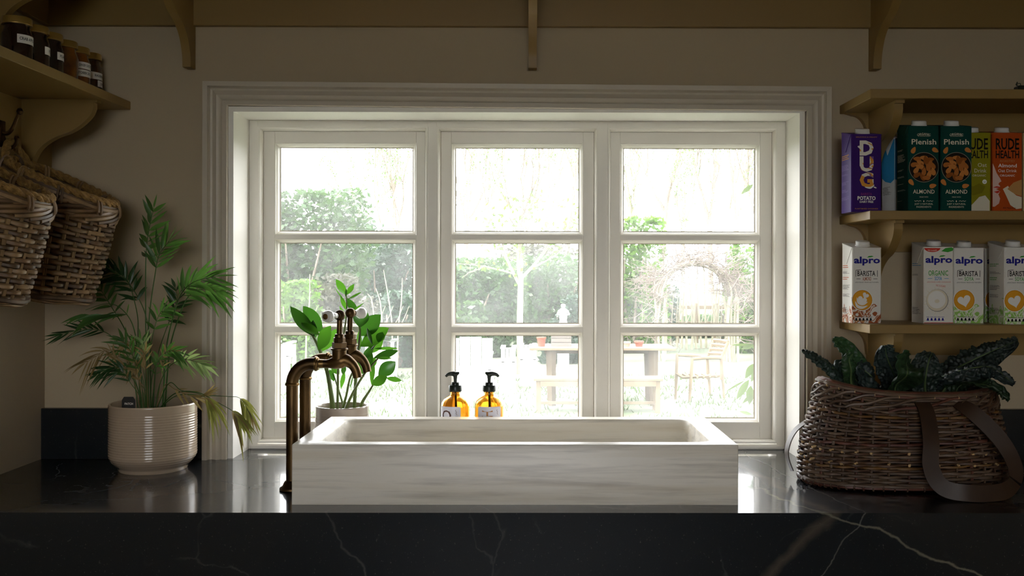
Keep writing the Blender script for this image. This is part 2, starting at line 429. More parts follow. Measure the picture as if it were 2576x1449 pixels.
# window casing, a moulded architrave with three mitred lengths
def casing():
    root = thing('trim_2', None, None, (0, YW, CT), kind='structure')
    x0, x1, zl, zr, zb = -0.849, 0.779, 1.880, 1.8695, CT
    prof = [(0, YW + 0.001), (0, 2.468), (0.0125, 2.468), (0.0132, 2.473), (0.017, 2.4790), (0.022, 2.4805), (0.028, 2.4775), (0.034, 2.4735), (0.039, 2.4745), (0.044, 2.4785), (0.0475, 2.482), (0.0477, 2.478), (0.059, 2.4775), (0.060, 2.4785), (0.060, YW + 0.001)]
    def run(pa, name):
        mb = MB(); n = len(prof)
        vs = [pa(d, y, 0) for d, y in prof] + [pa(d, y, 1) for d, y in prof]
        mb.add(vs, [(i, i + 1, n + i + 1, n + i) for i in range(n - 1)])
        mb.build(name, trim_m, root, smooth=30)
    g = 0.0004
    run(lambda d, y, e: (x0 + d, y, zb if e == 0 else zl - d), 'casing_upright')
    run(lambda d, y, e: (x0 + d + g, y, zl - d) if e == 0 else (x1 - d - g, y, zr - d), 'casing_head')
    run(lambda d, y, e: (x1 - d, y, zr - d if e == 0 else zb), 'casing_upright')
casing()

# the three-casement window
putty_m = mat('old_putty', '8a7862', 0.9, vary=(40, 0.9, '4a3b2c'))
win = thing('window_1', None, None, (0, 2.66, CT), kind='structure')
YF, YC, YG = 2.63, 2.652, 2.672
fz = lambda py: PZ(py, YF)
cz = lambda py: PZ(py, YC)
gz = lambda py: PZ(py, YG)
ops = [((650, 1075), (663.5, 1066), (691.8, 1046.6), (706, 1039.6)),
       ((1099, 1503), (1111, 1493), (1135, 1466.5), (1143, 1456.6)),
       ((1529, 1954.5), (1539.5, 1941), (1560, 1912), (1567, 1897))]
zt, zb_ = fz(321), fz(1114)
b = MB()
edges = [PX(628, YF)] + [PX(v, YF) for o in ops for v in o[0]] + [PX(1976, YF)]
edges[0] = OX0; edges[-1] = OX1
for i in range(0, 8, 2): b.box(edges[i], edges[i + 1], YF, 2.72, CT, OZ1, 0.0015)
b.box(OX0, OX1, YF + 0.0004, 2.7195, zt, OZ1, 0.001)
b.build('frame', frame_m, win)
b = MB(); b.box(OX0 + 0.004, OX1 - 0.004, YF - 0.006, 2.722, CT - 0.001, zb_ - 0.004, 0.004); b.build('sill_bead', frame_m, win)
for (fo, co, bo, go) in ops:
    x0, x1 = PX(fo[0], YF), PX(fo[1], YF)
    # ovolo of the frame round the opening, then the casement face
    b = MB(); b.frame(x0 - 0.001, x1 + 0.001, zb_, zt + 0.001, [(0.0, YF - 0.004), (0.003, YF - 0.0045), (0.006, YF - 0.002), (0.0075, YF + 0.004), (0.009, YF + 0.018), (0.0095, YC + 0.03)])
    b.build('frame_moulding', frame_m, win)
    cas = thing('casement', None, None, (0.5 * (x0 + x1), YC, zb_)); attach(cas, win)
    a0, a1 = x0 + 0.0085, x1 - 0.0085; q0, q1 = zb_ + 0.0085, zt - 0.0085
    b0, b1 = PX(bo[0], YC), PX(bo[1], YC)
    rows = [(cz(361), cz(591.5)), (cz(602), cz(824)), (cz(835), cz(1063))]
    b = MB()
    b.box(a0, b0, YC, 2.70, q0, q1, 0.001); b.build('stile', frame_m, cas)
    b = MB(); b.box(b1, a1, YC, 2.70, q0, q1, 0.001); b.build('stile', frame_m, cas)
    b = MB(); b.box(b0, b1, YC, 2.6995, rows[0][0], q1, 0.0006); b.build('top_rail', frame_m, cas)
    b = MB(); b.box(b0, b1, YC, 2.6995, q0, rows[2][1], 0.0006); b.build('bottom_rail', frame_m, cas)
    for k in (0, 1):
        b = MB(); b.box(b0, b1, YC, 2.6995, rows[k + 1][0], rows[k][1], 0.0006); b.build('glazing_bar', frame_m, cas)
    for (zt_, zb2) in rows:
        b = MB(); b.frame(b0, b1, zb2, zt_, [(0, YC + 0.0005), (0.0018, YC + 0.0005), (0.0022, YC + 0.004), (0.0065, YC + 0.008), (0.0085, YC + 0.014), (0.0088, YG - 0.001), (0.0115, YG - 0.0008), (0.0115, YG + 0.004)])
        b.build('glazing_bead', frame_m, cas)
        b = MB(); b.box(b0 + 0.006, b1 - 0.006, YG, YG + 0.003, zb2 + 0.006, zt_ - 0.006); b.build('pane', glass_m, cas, smooth=0)
        b = MB(); b.frame(b0 + 0.0112, b1 - 0.0112, zb2 + 0.0112, zt_ - 0.0112, [(0, YG - 0.0006), (0.0012, YG - 0.0004)]); b.build('putty_line', putty_m, cas, smooth=0)

# etched maker's ring in the glass of the right-hand casement
b = MB(); c_ = P(1587, 797, YG - 0.0007); n_ = 24
b.add([(c_.x + q * math.cos(2 * PI * k / n_), c_.y, c_.z + q * math.sin(2 * PI * k / n_)) for q in (0.0056, 0.0072) for k in range(n_)], [(k, (k + 1) % n_, n_ + (k + 1) % n_, n_ + k) for k in range(n_)])
b.add([(c_.x - .003, c_.y, c_.z + .001), (c_.x + .003, c_.y, c_.z + .001), (c_.x, c_.y, c_.z - .0035)], [(0, 1, 2)])
b.build('etched_ring', mat('etched_white', 'f4f4f2', 0.6), win, smooth=0)
# ------------------------------------------------------------------ stone counter
YCF = 1.926
cnt = thing('stone_counter', 'black veined soapstone counter with deep front apron under the window', 'counter', (0.3, 2.2, 0))
b = MB(); poly = [(XL, YCF), (XR, YCF), (XR, YW), (OX1, YW), (OX1, YF + 0.05), (OX0, YF + 0.05), (OX0, YW), (XL, YW)]
b.prism(poly, CT - 0.03, CT, 'Z'); b.build('worktop', stone_m, cnt, smooth=0)
b = MB(); b.box(XL, XR, YCF + 0.0005, YCF + 0.03, 0.70, CT - 0.0005, 0.002); b.build('apron', stone_m, cnt)
for x0, x1, lb in ((XL, -0.849, 'black soapstone splashback strip behind the potted palm'), (0.779, XR, 'black soapstone splashback strip behind the willow basket')):
    b = MB(); b.box(x0, x1, 2.48, YW, CT, 1.032, 0.0012); tag(b.build('splashback', stone_m), lb, 'splashback')
b = MB(); b.box(XL, XR, YCF + 0.06, YW, 0, CT - 0.029); b.build('base', mat('dark_cabinet', '2a2722', 0.6), cnt)

# ------------------------------------------------------------------ marble sink
def sink():
    root = thing('trough_sink', 'white grey veined marble trough sink standing on the black counter', 'sink', (0.0, 2.19, CT))
    x0, x1, y0, y1, z1 = PX(735, 1.993), PX(1859, 1.993), 1.993, 2.384, CT + 0.1262
    r = 0.035
    def rr(a0, a1, c0, c1, r, z, n=8):
        out = []
        for cx, cy_, s in ((a1 - r, c1 - r, 0), (a0 + r, c1 - r, 1), (a0 + r, c0 + r, 2), (a1 - r, c0 + r, 3)):
            for k in range(n + 1):
                t = PI / 2 * (s + k / n); out.append((cx + r * math.cos(t), cy_ + r * math.sin(t), z))
        return out
    e = 0.003
    rings = [rr(x0, x1, y0, y1, 0.002, CT - 0.0005), rr(x0, x1, y0, y1, 0.003, z1 - e), rr(x0 + 0.0009, x1 - 0.0009, y0 + 0.0009, y1 - 0.0009, 0.003, z1 - 0.0009), rr(x0 + e, x1 - e, y0 + e, y1 - e, 0.003, z1)]
    i0, i1, j0, j1 = x0 + 0.047, x1 - 0.047, y0 + 0.030, y1 - 0.042
    rings += [rr(i0, i1, j0, j1, r, z1), rr(i0 + 0.001, i1 - 0.001, j0 + 0.001, j1 - 0.001, r, z1 - 0.001), rr(i0 + 0.003, i1 - 0.003, j0 + 0.003, j1 - 0.003, r, z1 - 0.004)]
    rings += [rr(i0 + 0.012, i1 - 0.012, j0 + 0.010, j1 - 0.012, r, z1 - 0.075), rr(i0 + 0.02, i1 - 0.02, j0 + 0.018, j1 - 0.02, r, z1 - 0.092), rr(i0 + 0.04, i1 - 0.04, j0 + 0.035, j1 - 0.04, r, z1 - 0.098)]
    mb = MB(); n = len(rings[0])
    mb.add([p for q in rings for p in q], [(i * n + k, i * n + (k + 1) % n, (i + 1) * n + (k + 1) % n, (i + 1) * n + k) for i in range(len(rings) - 1) for k in range(n)] + [tuple((len(rings) - 1) * n + k for k in range(n))])
    mb.build('basin', marble_m, root, smooth=40)
    mb = MB(); mb.lathe([(0, 0), (0.028, 0), (0.03, 0.002), (0.024, 0.003), (0, 0.0025)], (0.2, 2.19, z1 - 0.0982), 24); mb.build('drain', mat('aged_brass', '6e5232', 0.38, 1.0), root)
sink()
# ------------------------------------------------------------------ shelves
BR = [(0, 0), (.186, 0), (.186, .007), (.176, .007), (.1765, .02), (.171, .035), (.160, .049), (.141, .066), (.116, .081), (.086, .092), (.060, .107), (.042, .124), (.029, .147), (.0215, .170), (.0195, .195), (0, .195)]
def smooth_profile():
    pts = spline([(a, b_, 0) for a, b_ in BR[4:15]], 4)
    return BR[:4] + [(p.x, p.y) for p in pts] + [(0, .195)]
BRS = smooth_profile()
def bracket_back(parent, xc, zs, y=YW - 0.018, th=0.0215):
    b = MB(); b.prism([(y - a, zs - d) for a, d in BRS], xc - th / 2, xc + th / 2, 'X')
    b.box(xc - th / 2 + .001, xc + th / 2 - .001, y - 0.001, YW, zs - .194, zs)
    b.build('bracket', shelf_m, parent, smooth=30)
def bracket_left(parent, yc, zs, x=XL + 0.018, th=0.0215):
    b = MB(); b.prism([(x + a, zs - d) for a, d in BRS], yc - th / 2, yc + th / 2, 'Y')
    b.box(XL, x + 0.001, yc - th / 2 + .001, yc + th / 2 - .001, zs - .194, zs)
    b.build('bracket', shelf_m, parent, smooth=30)
SX0, SYF = 0.810, 2.274
def right_shelf(zt, th, rail, label):
    root = thing('wall_shelf', label, 'shelf', (1.2, YW, zt - th))
    b = MB(); b.box(SX0, XR, SYF, YW, zt - th, zt, 0.0012); b.build('board', shelf_m, root)
    zs = zt - th
    # rail with a scooped end
    pts = [(SX0 + 0.012, zs)]
    for k in range(11):
        t = k / 10 * PI / 2
        pts.append((SX0 + 0.03 + 0.036 * math.sin(t), zs - (rail - 0.022) * (1 - math.cos(t)) - 0.006))
    pts += [(SX0 + 0.068, zs - rail), (XR, zs - rail), (XR, zs)]
    b = MB(); b.prism(pts, YW - 0.018, YW, 'Y'); b.build('rail', shelf_m, root, smooth=30)
    bracket_back(root, 0.890, zs); bracket_back(root, 1.62, zs)
    return root
right_shelf(1.826, .0225, .072, 'tan painted wall shelf above the milk cartons, highest beside the window')
right_shelf(1.5355, .0215, .072, 'tan painted wall shelf carrying the purple and dark green cartons')
right_shelf(1.263, .0215, .068, 'tan painted wall shelf carrying white milk cartons above the willow basket')
# left wall shelf with the jam jars
ls = thing('wall_shelf', 'tan painted wall shelf carrying a row of jam jars', 'shelf', (XL, 1.9, 1.81))
b = MB(); b.box(XL, -1.047, 0.9, YW, 1.81, 1.832, 0.0012); b.build('board', shelf_m, ls)
b = MB(); b.box(XL, XL + 0.018, 0.9, YW, 1.615, 1.81, 0.001); b.build('peg_rail', shelf_m, ls)
for yb in (2.36, 1.4): bracket_left(ls, yb, 1.81)
# high shelf that runs round the corner
hs = thing('wall_shelf', 'tan painted high shelf on curved brackets above the window', 'shelf', (0.3, YW, 2.11))
b = MB(); b.box(XL + 0.24, XR, 2.25, YW, 2.11, 2.135, 0.001); b.build('board', shelf_m, hs)
b = MB(); b.box(XL, XR, YW - 0.018, YW, 2.0275, 2.11, 0.0012); b.build('rail', shelf_m, hs)
for px in (472.5, 1339, 2205): bracket_back(hs, PX(px, 2.47), 2.11)
hl = thing('wall_shelf', 'tan painted high shelf on the side wall above the jam jars', 'shelf', (XL, 1.9, 2.11))
b = MB(); b.box(XL, XL + 0.24, 0.9, YW, 2.11, 2.135, 0.001); b.build('board', shelf_m, hl)
b = MB(); b.box(XL, XL + 0.018, 0.9, YW - 0.018, 2.0275, 2.11, 0.0012); b.build('rail', shelf_m, hl)
for yb in (2.22, 1.3): bracket_left(hl, yb, 2.11)

# ------------------------------------------------------------------ jam jars
lid_m = mat('gold_lid', 'c2a45f', 0.36, 0.85)
label_m = mat('paper_label', 'e6e2dc', 0.6)
ink_m = mat('black_ink', '15130f', 0.6)
def jar(yc, cont, labels, label, empty=False):
    x, z = -1.134, 1.832
    root = thing('jam_jar', label, 'jar', (x, yc, z), group='jam jars on the side shelf')
    r = 0.0315
    b = MB(); b.lathe([(0.026, 0), (r - 0.001, 0.003), (r, 0.008), (r, 0.074), (r - 0.003, 0.083), (0.0265, 0.088), (0.0262, 0.096), (0, 0.096)], (0, 0, 0), 32)
    b.build('glass_body', cont, root, local=True)
    prof = [(0.0, 0.1135), (0.024, 0.1135), (0.0292, 0.1125), (0.0302, 0.110), (0.0302, 0.0985), (0.0308, 0.0975), (0.0306, 0.0965), (0.029, 0.0965), (0.0, 0.0967)]
    b = MB(); b.lathe(prof[::-1], (0, 0, 0), 40); b.build('lid', lid_m, root, local=True)
    # paper labels bent round the jar, facing the room
    for (a0, a1, z0, z1, txt) in labels:
        b = MB(); vs = []; n = 12
        for k in range(n + 1):
            a = math.radians(a0 + (a1 - a0) * k / n)
            for zz in (z0, z1): vs.append(((r + 0.0004) * math.cos(a), (r + 0.0004) * math.sin(a), zz))
        b.add(vs, [(2 * k, 2 * k + 2, 2 * k + 3, 2 * k + 1) for k in range(n)]); lo = b.build('paper_label', label_m, root, local=True)
        if txt:
            p = Print(lambda u, v, l, a1=a1, z0=z0: ((r + 0.0006) * math.cos(math.radians(a0) + u / r), (r + 0.0006) * math.sin(math.radians(a0) + u / r), z0 + v))
            wd = math.radians(a1 - a0) * r
            p.text(txt, wd / 2, (z1 - z0) * 0.36, (z1 - z0) * 0.34, ink_m, w=min(wd * 0.86, len(txt) * 0.0042), bold=0.02)
            t = p.build('lettering', root)
    return root
dark_j = mat('dark_jelly', '1a0605', 0.08, coat=0.6, spec=0.7)
plum_j = mat('plum_jelly', '14060a', 0.08, coat=0.6, spec=0.7)
amber_j = mat('amber_pickle', '4a2405', 0.08, coat=0.6, spec=0.7, vary=(28, 0.9, '7c4a0a'))
brown_j = mat('brown_chutney', '3a1c06', 0.1, coat=0.6, spec=0.7, vary=(60, 0.9, '241003'))
jar(2.11, dark_j, [(-62, 60, .053, .072, 'CRAB APPLE JELLY')], 'large dark jelly jar with one long white label, farthest from the corner')
jar(2.184, dark_j, [(-22, 60, .048, .066, 'PLUM')], 'dark jam jar with a short white label beside the long-labelled jelly jar')
jar(2.2490, plum_j, [(-30, 60, .050, .068, 'PLUM JAM')], 'dark jam jar between a dark jar and the amber fruit jar')
jar(2.322, amber_j, [(18, 60, .055, .073, '')], 'amber jar of fruit pieces without a label towards the room')
jar(2.386, amber_j, [(-85, 25, .057, .074, 'AND GINGER CHUTNEY'), (-85, 15, .038, .055, 'OCTOBER 2021')], 'amber chutney jar with two white labels one above the other')
jar(2.452, brown_j, [(-65, 40, .045, .063, 'RHUBARB'), (-25, 40, .027, .043, 'JUNE')], 'brown chutney jar with two offset labels, nearest the corner')

# ------------------------------------------------------------------ hooks and hanging baskets
bronze_m = mat('dark_bronze', '5a4326', 0.38, 0.9, vary=(40, 0.6, '2c2115'))
def coat_hook(y, label):
    x = XL + 0.018; z = 1.715
    root = thing('coat_hook', label, 'hook', (x, y, z), group='double coat hooks on the side wall')
    b = MB(); b.box(x, x + 0.004, y - 0.011, y + 0.011, z - 0.035, z + 0.028, 0.0015); b.build('back_plate', bronze_m, root)
    up = spline([(x + .003, y, z), (x + .014, y, z - .002), (x + .026, y, z + .010), (x + .036, y, z + .034), (x + .043, y, z + .050)], 6)
    b = MB(); b.tube(up, [0.0055 - 0.002 * i / len(up) for i in range(len(up))], 10); b.lathe([(0, -.0085), (.005, -.0065), (.0075, 0), (.005, .0065), (0, .0085)], up[-1], 14); b.build('upper_arm', bronze_m, root)
    lo = spline([(x + .003, y, z - .008), (x + .010, y, z - .026), (x + .022, y, z - .036), (x + .033, y, z - .028), (x + .036, y, z - .014)], 6)
    b = MB(); b.tube(lo, [0.005 - 0.0016 * i / len(lo) for i in range(len(lo))], 10); b.lathe([(0, -.0075), (.0045, -.0055), (.0066, 0), (.0045, .0055), (0, .0075)], lo[-1], 14); b.build('lower_arm', bronze_m, root)
coat_hook(2.262, 'dark bronze double coat hook holding the far hanging basket')
coat_hook(1.99, 'dark bronze double coat hook holding the near hanging basket')

kubu = [mat('rattan', '826544', 0.5, vary=(30, 0.9, '5c4328')), mat('rattan_pale', '977a54', 0.48, vary=(30, 0.9, '6e573c')), mat('rattan_dark', '624a2f', 0.5, vary=(30, 0.9, '40301f'))]
rope_m = mat('jute_rope', '9a773f', 0.85, vary=(90, 0.9, '6d5027'), bump=(300, 0.5))
def rope(mb, path, r=0.0075, turns=None, closed=False, n=6):
    """three strands laid round a path"""
    L = len(path); acc = [0]
    for i in range(1, L): acc.append(acc[-1] + (path[i] - path[i - 1]).length)
    tot = acc[-1]; pitch = r * 6.5
    if turns is None: turns = max(1, round(tot / pitch))
    nrm = None; fr = []
    for i, p in enumerate(path):
        t = (path[(i + 1) % L] - path[i - 1]) if closed else (path[min(i + 1, L - 1)] - path[max(i - 1, 0)])
        t.normalize()
        if nrm is None: nrm = (Vector((0, 0, 1)) if abs(t.z) < 0.8 else Vector((1, 0, 0)))
        nrm = (nrm - t * nrm.dot(t)).normalized(); fr.append((nrm.copy(), t.cross(nrm)))
    for s in range(3):
        pts = [p + (fr[i][0] * math.cos(2 * PI * (s / 3 + turns * acc[i] / tot)) + fr[i][1] * math.sin(2 * PI * (s / 3 + turns * acc[i] / tot))) * r * 0.55 for i, p in enumerate(path)]
        mb.tube(pts, r * 0.62, n, closed=False)
def hanging_basket(loc, tilt, rotz, label, scale=1.0, seed=1):
    rnd = random.Random(seed)
    root = thing('hanging_basket', label, 'basket', loc, group='hanging rattan baskets')
    root.rotation_euler = Matrix.Rotation(rotz, 3, 'Z').to_4x4().to_3x3().to_euler()
    M = Matrix.Rotation(rotz, 3, 'Z') @ Matrix.Rotation(tilt, 3, 'Y')
    root.rotation_euler = M.to_euler()
    H, A0, B0, A1, B1 = 0.265 * scale, 0.098 * scale, 0.090 * scale, 0.121 * scale, 0.110 * scale
    # local: rim at z=0, bottom at z=-H
    def S(th, v, off=0.0):
        a = A0 + (A1 - A0) * v + 0.006 * math.sin(PI * v) + off; c = B0 + (B1 - B0) * v + 0.006 * math.sin(PI * v) + off
        return Vector((a * math.cos(th), c * math.sin(th), -H + H * v - 0.27 * a * math.cos(th) * max(0.0, v) ** 2))   # the rim is cut aslant
    N = 26; per = 6; rows = 17
    for k in range(N):
        th = 2 * PI * k / N; b = MB()
        for d in (-0.016, 0.016):
            b.tube([S(th + d, v / 10, 0) for v in range(0, 10)] + [S(th + d, 0.985, 0)], 0.0026, 5)
        b.build('stake', kubu[1], root, local=True)
    for r in range(rows):
        v = 0.05 + 0.78 * r / (rows - 1); b = MB(); pts = []; ph = rnd.uniform(-.2, .2)
        for i in range(N * per):
            th = 2 * PI * i / (N * per)
            w = math.cos(PI * i / per + PI * (r % 2)); w = math.copysign(abs(w) ** 0.8, w)
            pts.append(S(th, v + 0.004 * math.sin(3 * th + r) / H * 0.3, 0.0068 * w))
        b.tube(pts, [0.0056 + 0.0008 * math.sin(i * 0.7 + r) for i in range(len(pts))], 6, closed=True)
        b.build('weaver', kubu[(r * 7 + seed) % 3], root, local=True)
    # slanting rods below the rim
    for k in range(22):
        th = 2 * PI * k / 22; b = MB()
        pts = [S(th - 0.95 * (1 - t / 8), 0.80 + 0.17 * t / 8, 0.006 + 0.005 * math.sin(PI * t / 8)) for t in range(9)]
        b.tube(pts, 0.0052, 6); b.build('border_rod', kubu[k % 3], root, local=True)
    for r, v, o in ((0, .93, .006), (1, .965, .008), (2, 0.99, .004), (3, .015, .006), (4, -.005, .0), (5, .03, .009)):
        b = MB(); b.tube([S(2 * PI * i / 90, v + 0.006 * math.sin(5 * 2 * PI * i / 90 + r), o) for i in range(90)], 0.006, 6, closed=True); b.build('rim_rod', kubu[r % 3], root, local=True)
    # rope round the rim with cane bindings
    b = MB(); rope(b, [S(2 * PI * i / 160, 1.012, 0.002) + Vector((0, 0, .006)) for i in range(161)], 0.0095); b.build('rim_rope', rope_m, root, local=True)
    for k in range(9):
        th = 2 * PI * (k + 0.35) / 9
        b = MB()
        for d in (-0.035, 0.03):
            lo = S(th + d, 0.90, 0.014); hi = S(th + d, 1.06, 0.004); inn = S(th + d, 1.02, -0.014); lo2 = S(th + d, 0.9, -0.012)
            mid = S(th + d, 0.99, 0.0155)
            b.tube(spline([lo2, lo, mid, hi, inn, lo2], 5), 0.003, 5)
        b.build('binding', kubu[(k + 1) % 3], root, local=True)
    # woven bottom
    b = MB(); b.add([(0, 0, -H)] + [tuple(S(2 * PI * i / 40, 0.0)) for i in range(40)], [(0, i + 1, (i + 1) % 40 + 1) for i in range(40)])
    b.build('bottom', kubu[2], root, local=True)
    return root, M, S
def basket_handle(root, M, S, hook):
    loc = Vector(root.location); inv = M.inverted()
    a = S(PI - 0.55, 1.0, 0.004); c = S(PI + 0.55, 1.0, 0.004)
    top = inv @ (Vector(hook) - loc)
    mid1 = a.lerp(top, 0.55) + Vector((0.0, 0.014, 0)); mid2 = c.lerp(top, 0.55) + Vector((0, -0.014, 0))
    b = MB(); rope(b, spline([a, mid1, top + inv @ Vector((0, .008, .006)), top + inv @ Vector((0, -.008, .006)), mid2, c], 10), 0.0085); b.build('rope_handle', rope_m, root, local=True)
r1 = hanging_basket((-1.113, 2.27, PZ(470, 2.27)), math.radians(9), 0.0, 'larger grey-brown rattan basket with rope rim hanging beside the palm', 1.0, 3)
basket_handle(*r1, (XL + 0.018 + 0.022, 2.262, 1.715 - 0.030))
r2 = hanging_basket((-1.118, 1.985, PZ(455, 1.985)), math.radians(9), 0.0, 'grey-brown rattan basket with rope rim hanging in front of the other basket', 0.93, 5)
basket_handle(*r2, (XL + 0.018 + 0.022, 1.99, 1.715 - 0.030))
# ------------------------------------------------------------------ taps
brass_m = mat('aged_bronze', '705839', 0.4, 1.0, vary=(14, 0.9, '4c3c2a'), bump=(120, 0.05))
brass2_m = mat('bright_bronze', '8d7148', 0.36, 1.0, vary=(30, 0.6, '6a5334'))
porc_m = mat('porcelain', 'e9e7e2', 0.12, coat=0.4)
def tap(yc, knob_dir, label):
    x = -0.5315; r = 0.0130; zp = 1.1815
    root = thing('pillar_tap', label, 'tap', (x, yc, CT), group='aged bronze taps at the sink')
    b = MB(); b.lathe([(0.026, 0), (0.0275, 0.002), (0.0265, 0.006), (0.021, 0.010), (0.0175, 0.018), (0.015, 0.021), (0.013, 0.022)], (x, yc, CT), 28); b.build('base_flange', brass_m, root)
    zc = zp - 0.046
    b = MB(); b.tube([(x, yc, CT + 0.01), (x, yc, CT + 0.1), (x, yc, zc)], r, 20); b.build('riser_pipe', brass_m, root)
    b = MB(); b.lathe([(r, -0.003), (r + .0025, -0.002), (r + .0028, 0.001), (r + .001, 0.004), (r, 0.005)], (x, yc, zc), 22); b.build('collar', brass2_m, root)
    el = [(x, yc, zc)] + [(x + 0.044 * (1 - math.cos(t)), yc, zc + 0.046 * math.sin(t)) for t in [PI / 2 * k / 10 for k in range(1, 11)]] + [(x + 0.054, yc, zp)]
    b = MB(); b.tube(el, r + 0.0008, 20); b.build('elbow', brass_m, root)
    xb = x + 0.054
    b = MB(); b.lathe([(r, -0.004), (r + .0035, -0.003), (r + .0035, 0.001), (r + 0.001, 0.003), (r + .001, 0.005), (r - .003, 0.006), (r - .0035, 0.016)], (xb, yc, zp), 22, 'X'); b.build('union_nut', brass2_m, root)
    # body: swells under the bonnet, then the spout bends down
    body = spline([(xb + .012, yc, zp), (xb + .026, yc, zp), (xb + .040, yc, zp + .002), (xb + .054, yc, zp + .006), (xb + .066, yc, zp + .007), (xb + .080, yc, zp - .002), (xb + .0885, yc, zp - .016), (xb + .092, yc, zp - .031)], 5)
    rad = spline([(.0095, 0, 0), (.0098, 0, 0), (.014, 0, 0), (.0165, 0, 0), (.0145, 0, 0), (.0112, 0, 0), (.0103, 0, 0), (.0100, 0, 0)], 5)
    b = MB(); b.tube(body, [v.x for v in rad], 20); b.build('spout_body', brass_m, root)
    xs = xb + 0.051
    b = MB(); b.lathe([(0.0155, 0.004), (0.0158, 0.02), (0.0160, 0.030), (0.0192, 0.031), (0.0192, 0.034), (0.0162, 0.0355)], (xs, yc, zp), 24); b.build('neck', brass_m, root)
    b = MB(); b.lathe([(0.0165, 0.0355), (0.0165, 0.047), (0.0155, 0.048)], (xs, yc, zp), 6); b.lathe([(0.0135, 0.047), (0.0135, 0.058), (0.0115, 0.059)], (xs, yc, zp), 8); b.build('bonnet', brass_m, root, smooth=20)
    b = MB(); b.lathe([(0.0105, 0.058), (0.0105, 0.064), (0.0095, 0.066), (0.0065, 0.067)], (xs, yc, zp), 18); b.tube([(xs, yc, zp + .064), (xs + .001, yc, zp + .1)], 0.0062, 12); b.build('spindle', brass_m, root)
    zk = zp + 0.108
    ball = Vector((xs + .001, yc, zk)); d = Vector(knob_dir).normalized()
    b = MB(); b.lathe([(0, -.0125), (.006, -.011), (.0105, -.007), (.0122, 0), (.0105, .007), (.006, .011), (0, .0125)], ball, 22); b.build('lever_ball', brass_m, root)
    q = d.to_track_quat('Z', 'Y').to_matrix()
    def along(prof, n=20, name='knob', m=porc_m):
        bb = MB(); bb.lathe(prof, (0, 0, 0), n); bb.v = [tuple(ball + q @ Vector(v)) for v in bb.v]; bb.build(name, m, root)
    along([(.008, .008), (.0088, .012), (.0075, .014)], name='lever_collar', m=brass_m)
    along([(.0068, .013), (.0070, .020), (.0082, .028), (.0115, .034), (.0135, .040), (.0135, .046), (.0115, .0505), (.006, .052)], name='porcelain_knob')
    along([(.0065, .0515), (.0065, .0535), (.0045, .0545), (0, .0548)], 14, 'end_cap', brass2_m)
tap(2.13, (-0.42, -0.9, -0.02), 'bronze pillar tap standing at the front corner of the sink, porcelain knob towards the room')
tap(2.253, (0.45, 0.9, -0.03), 'bronze pillar tap standing nearer the window, porcelain knob towards the glass')

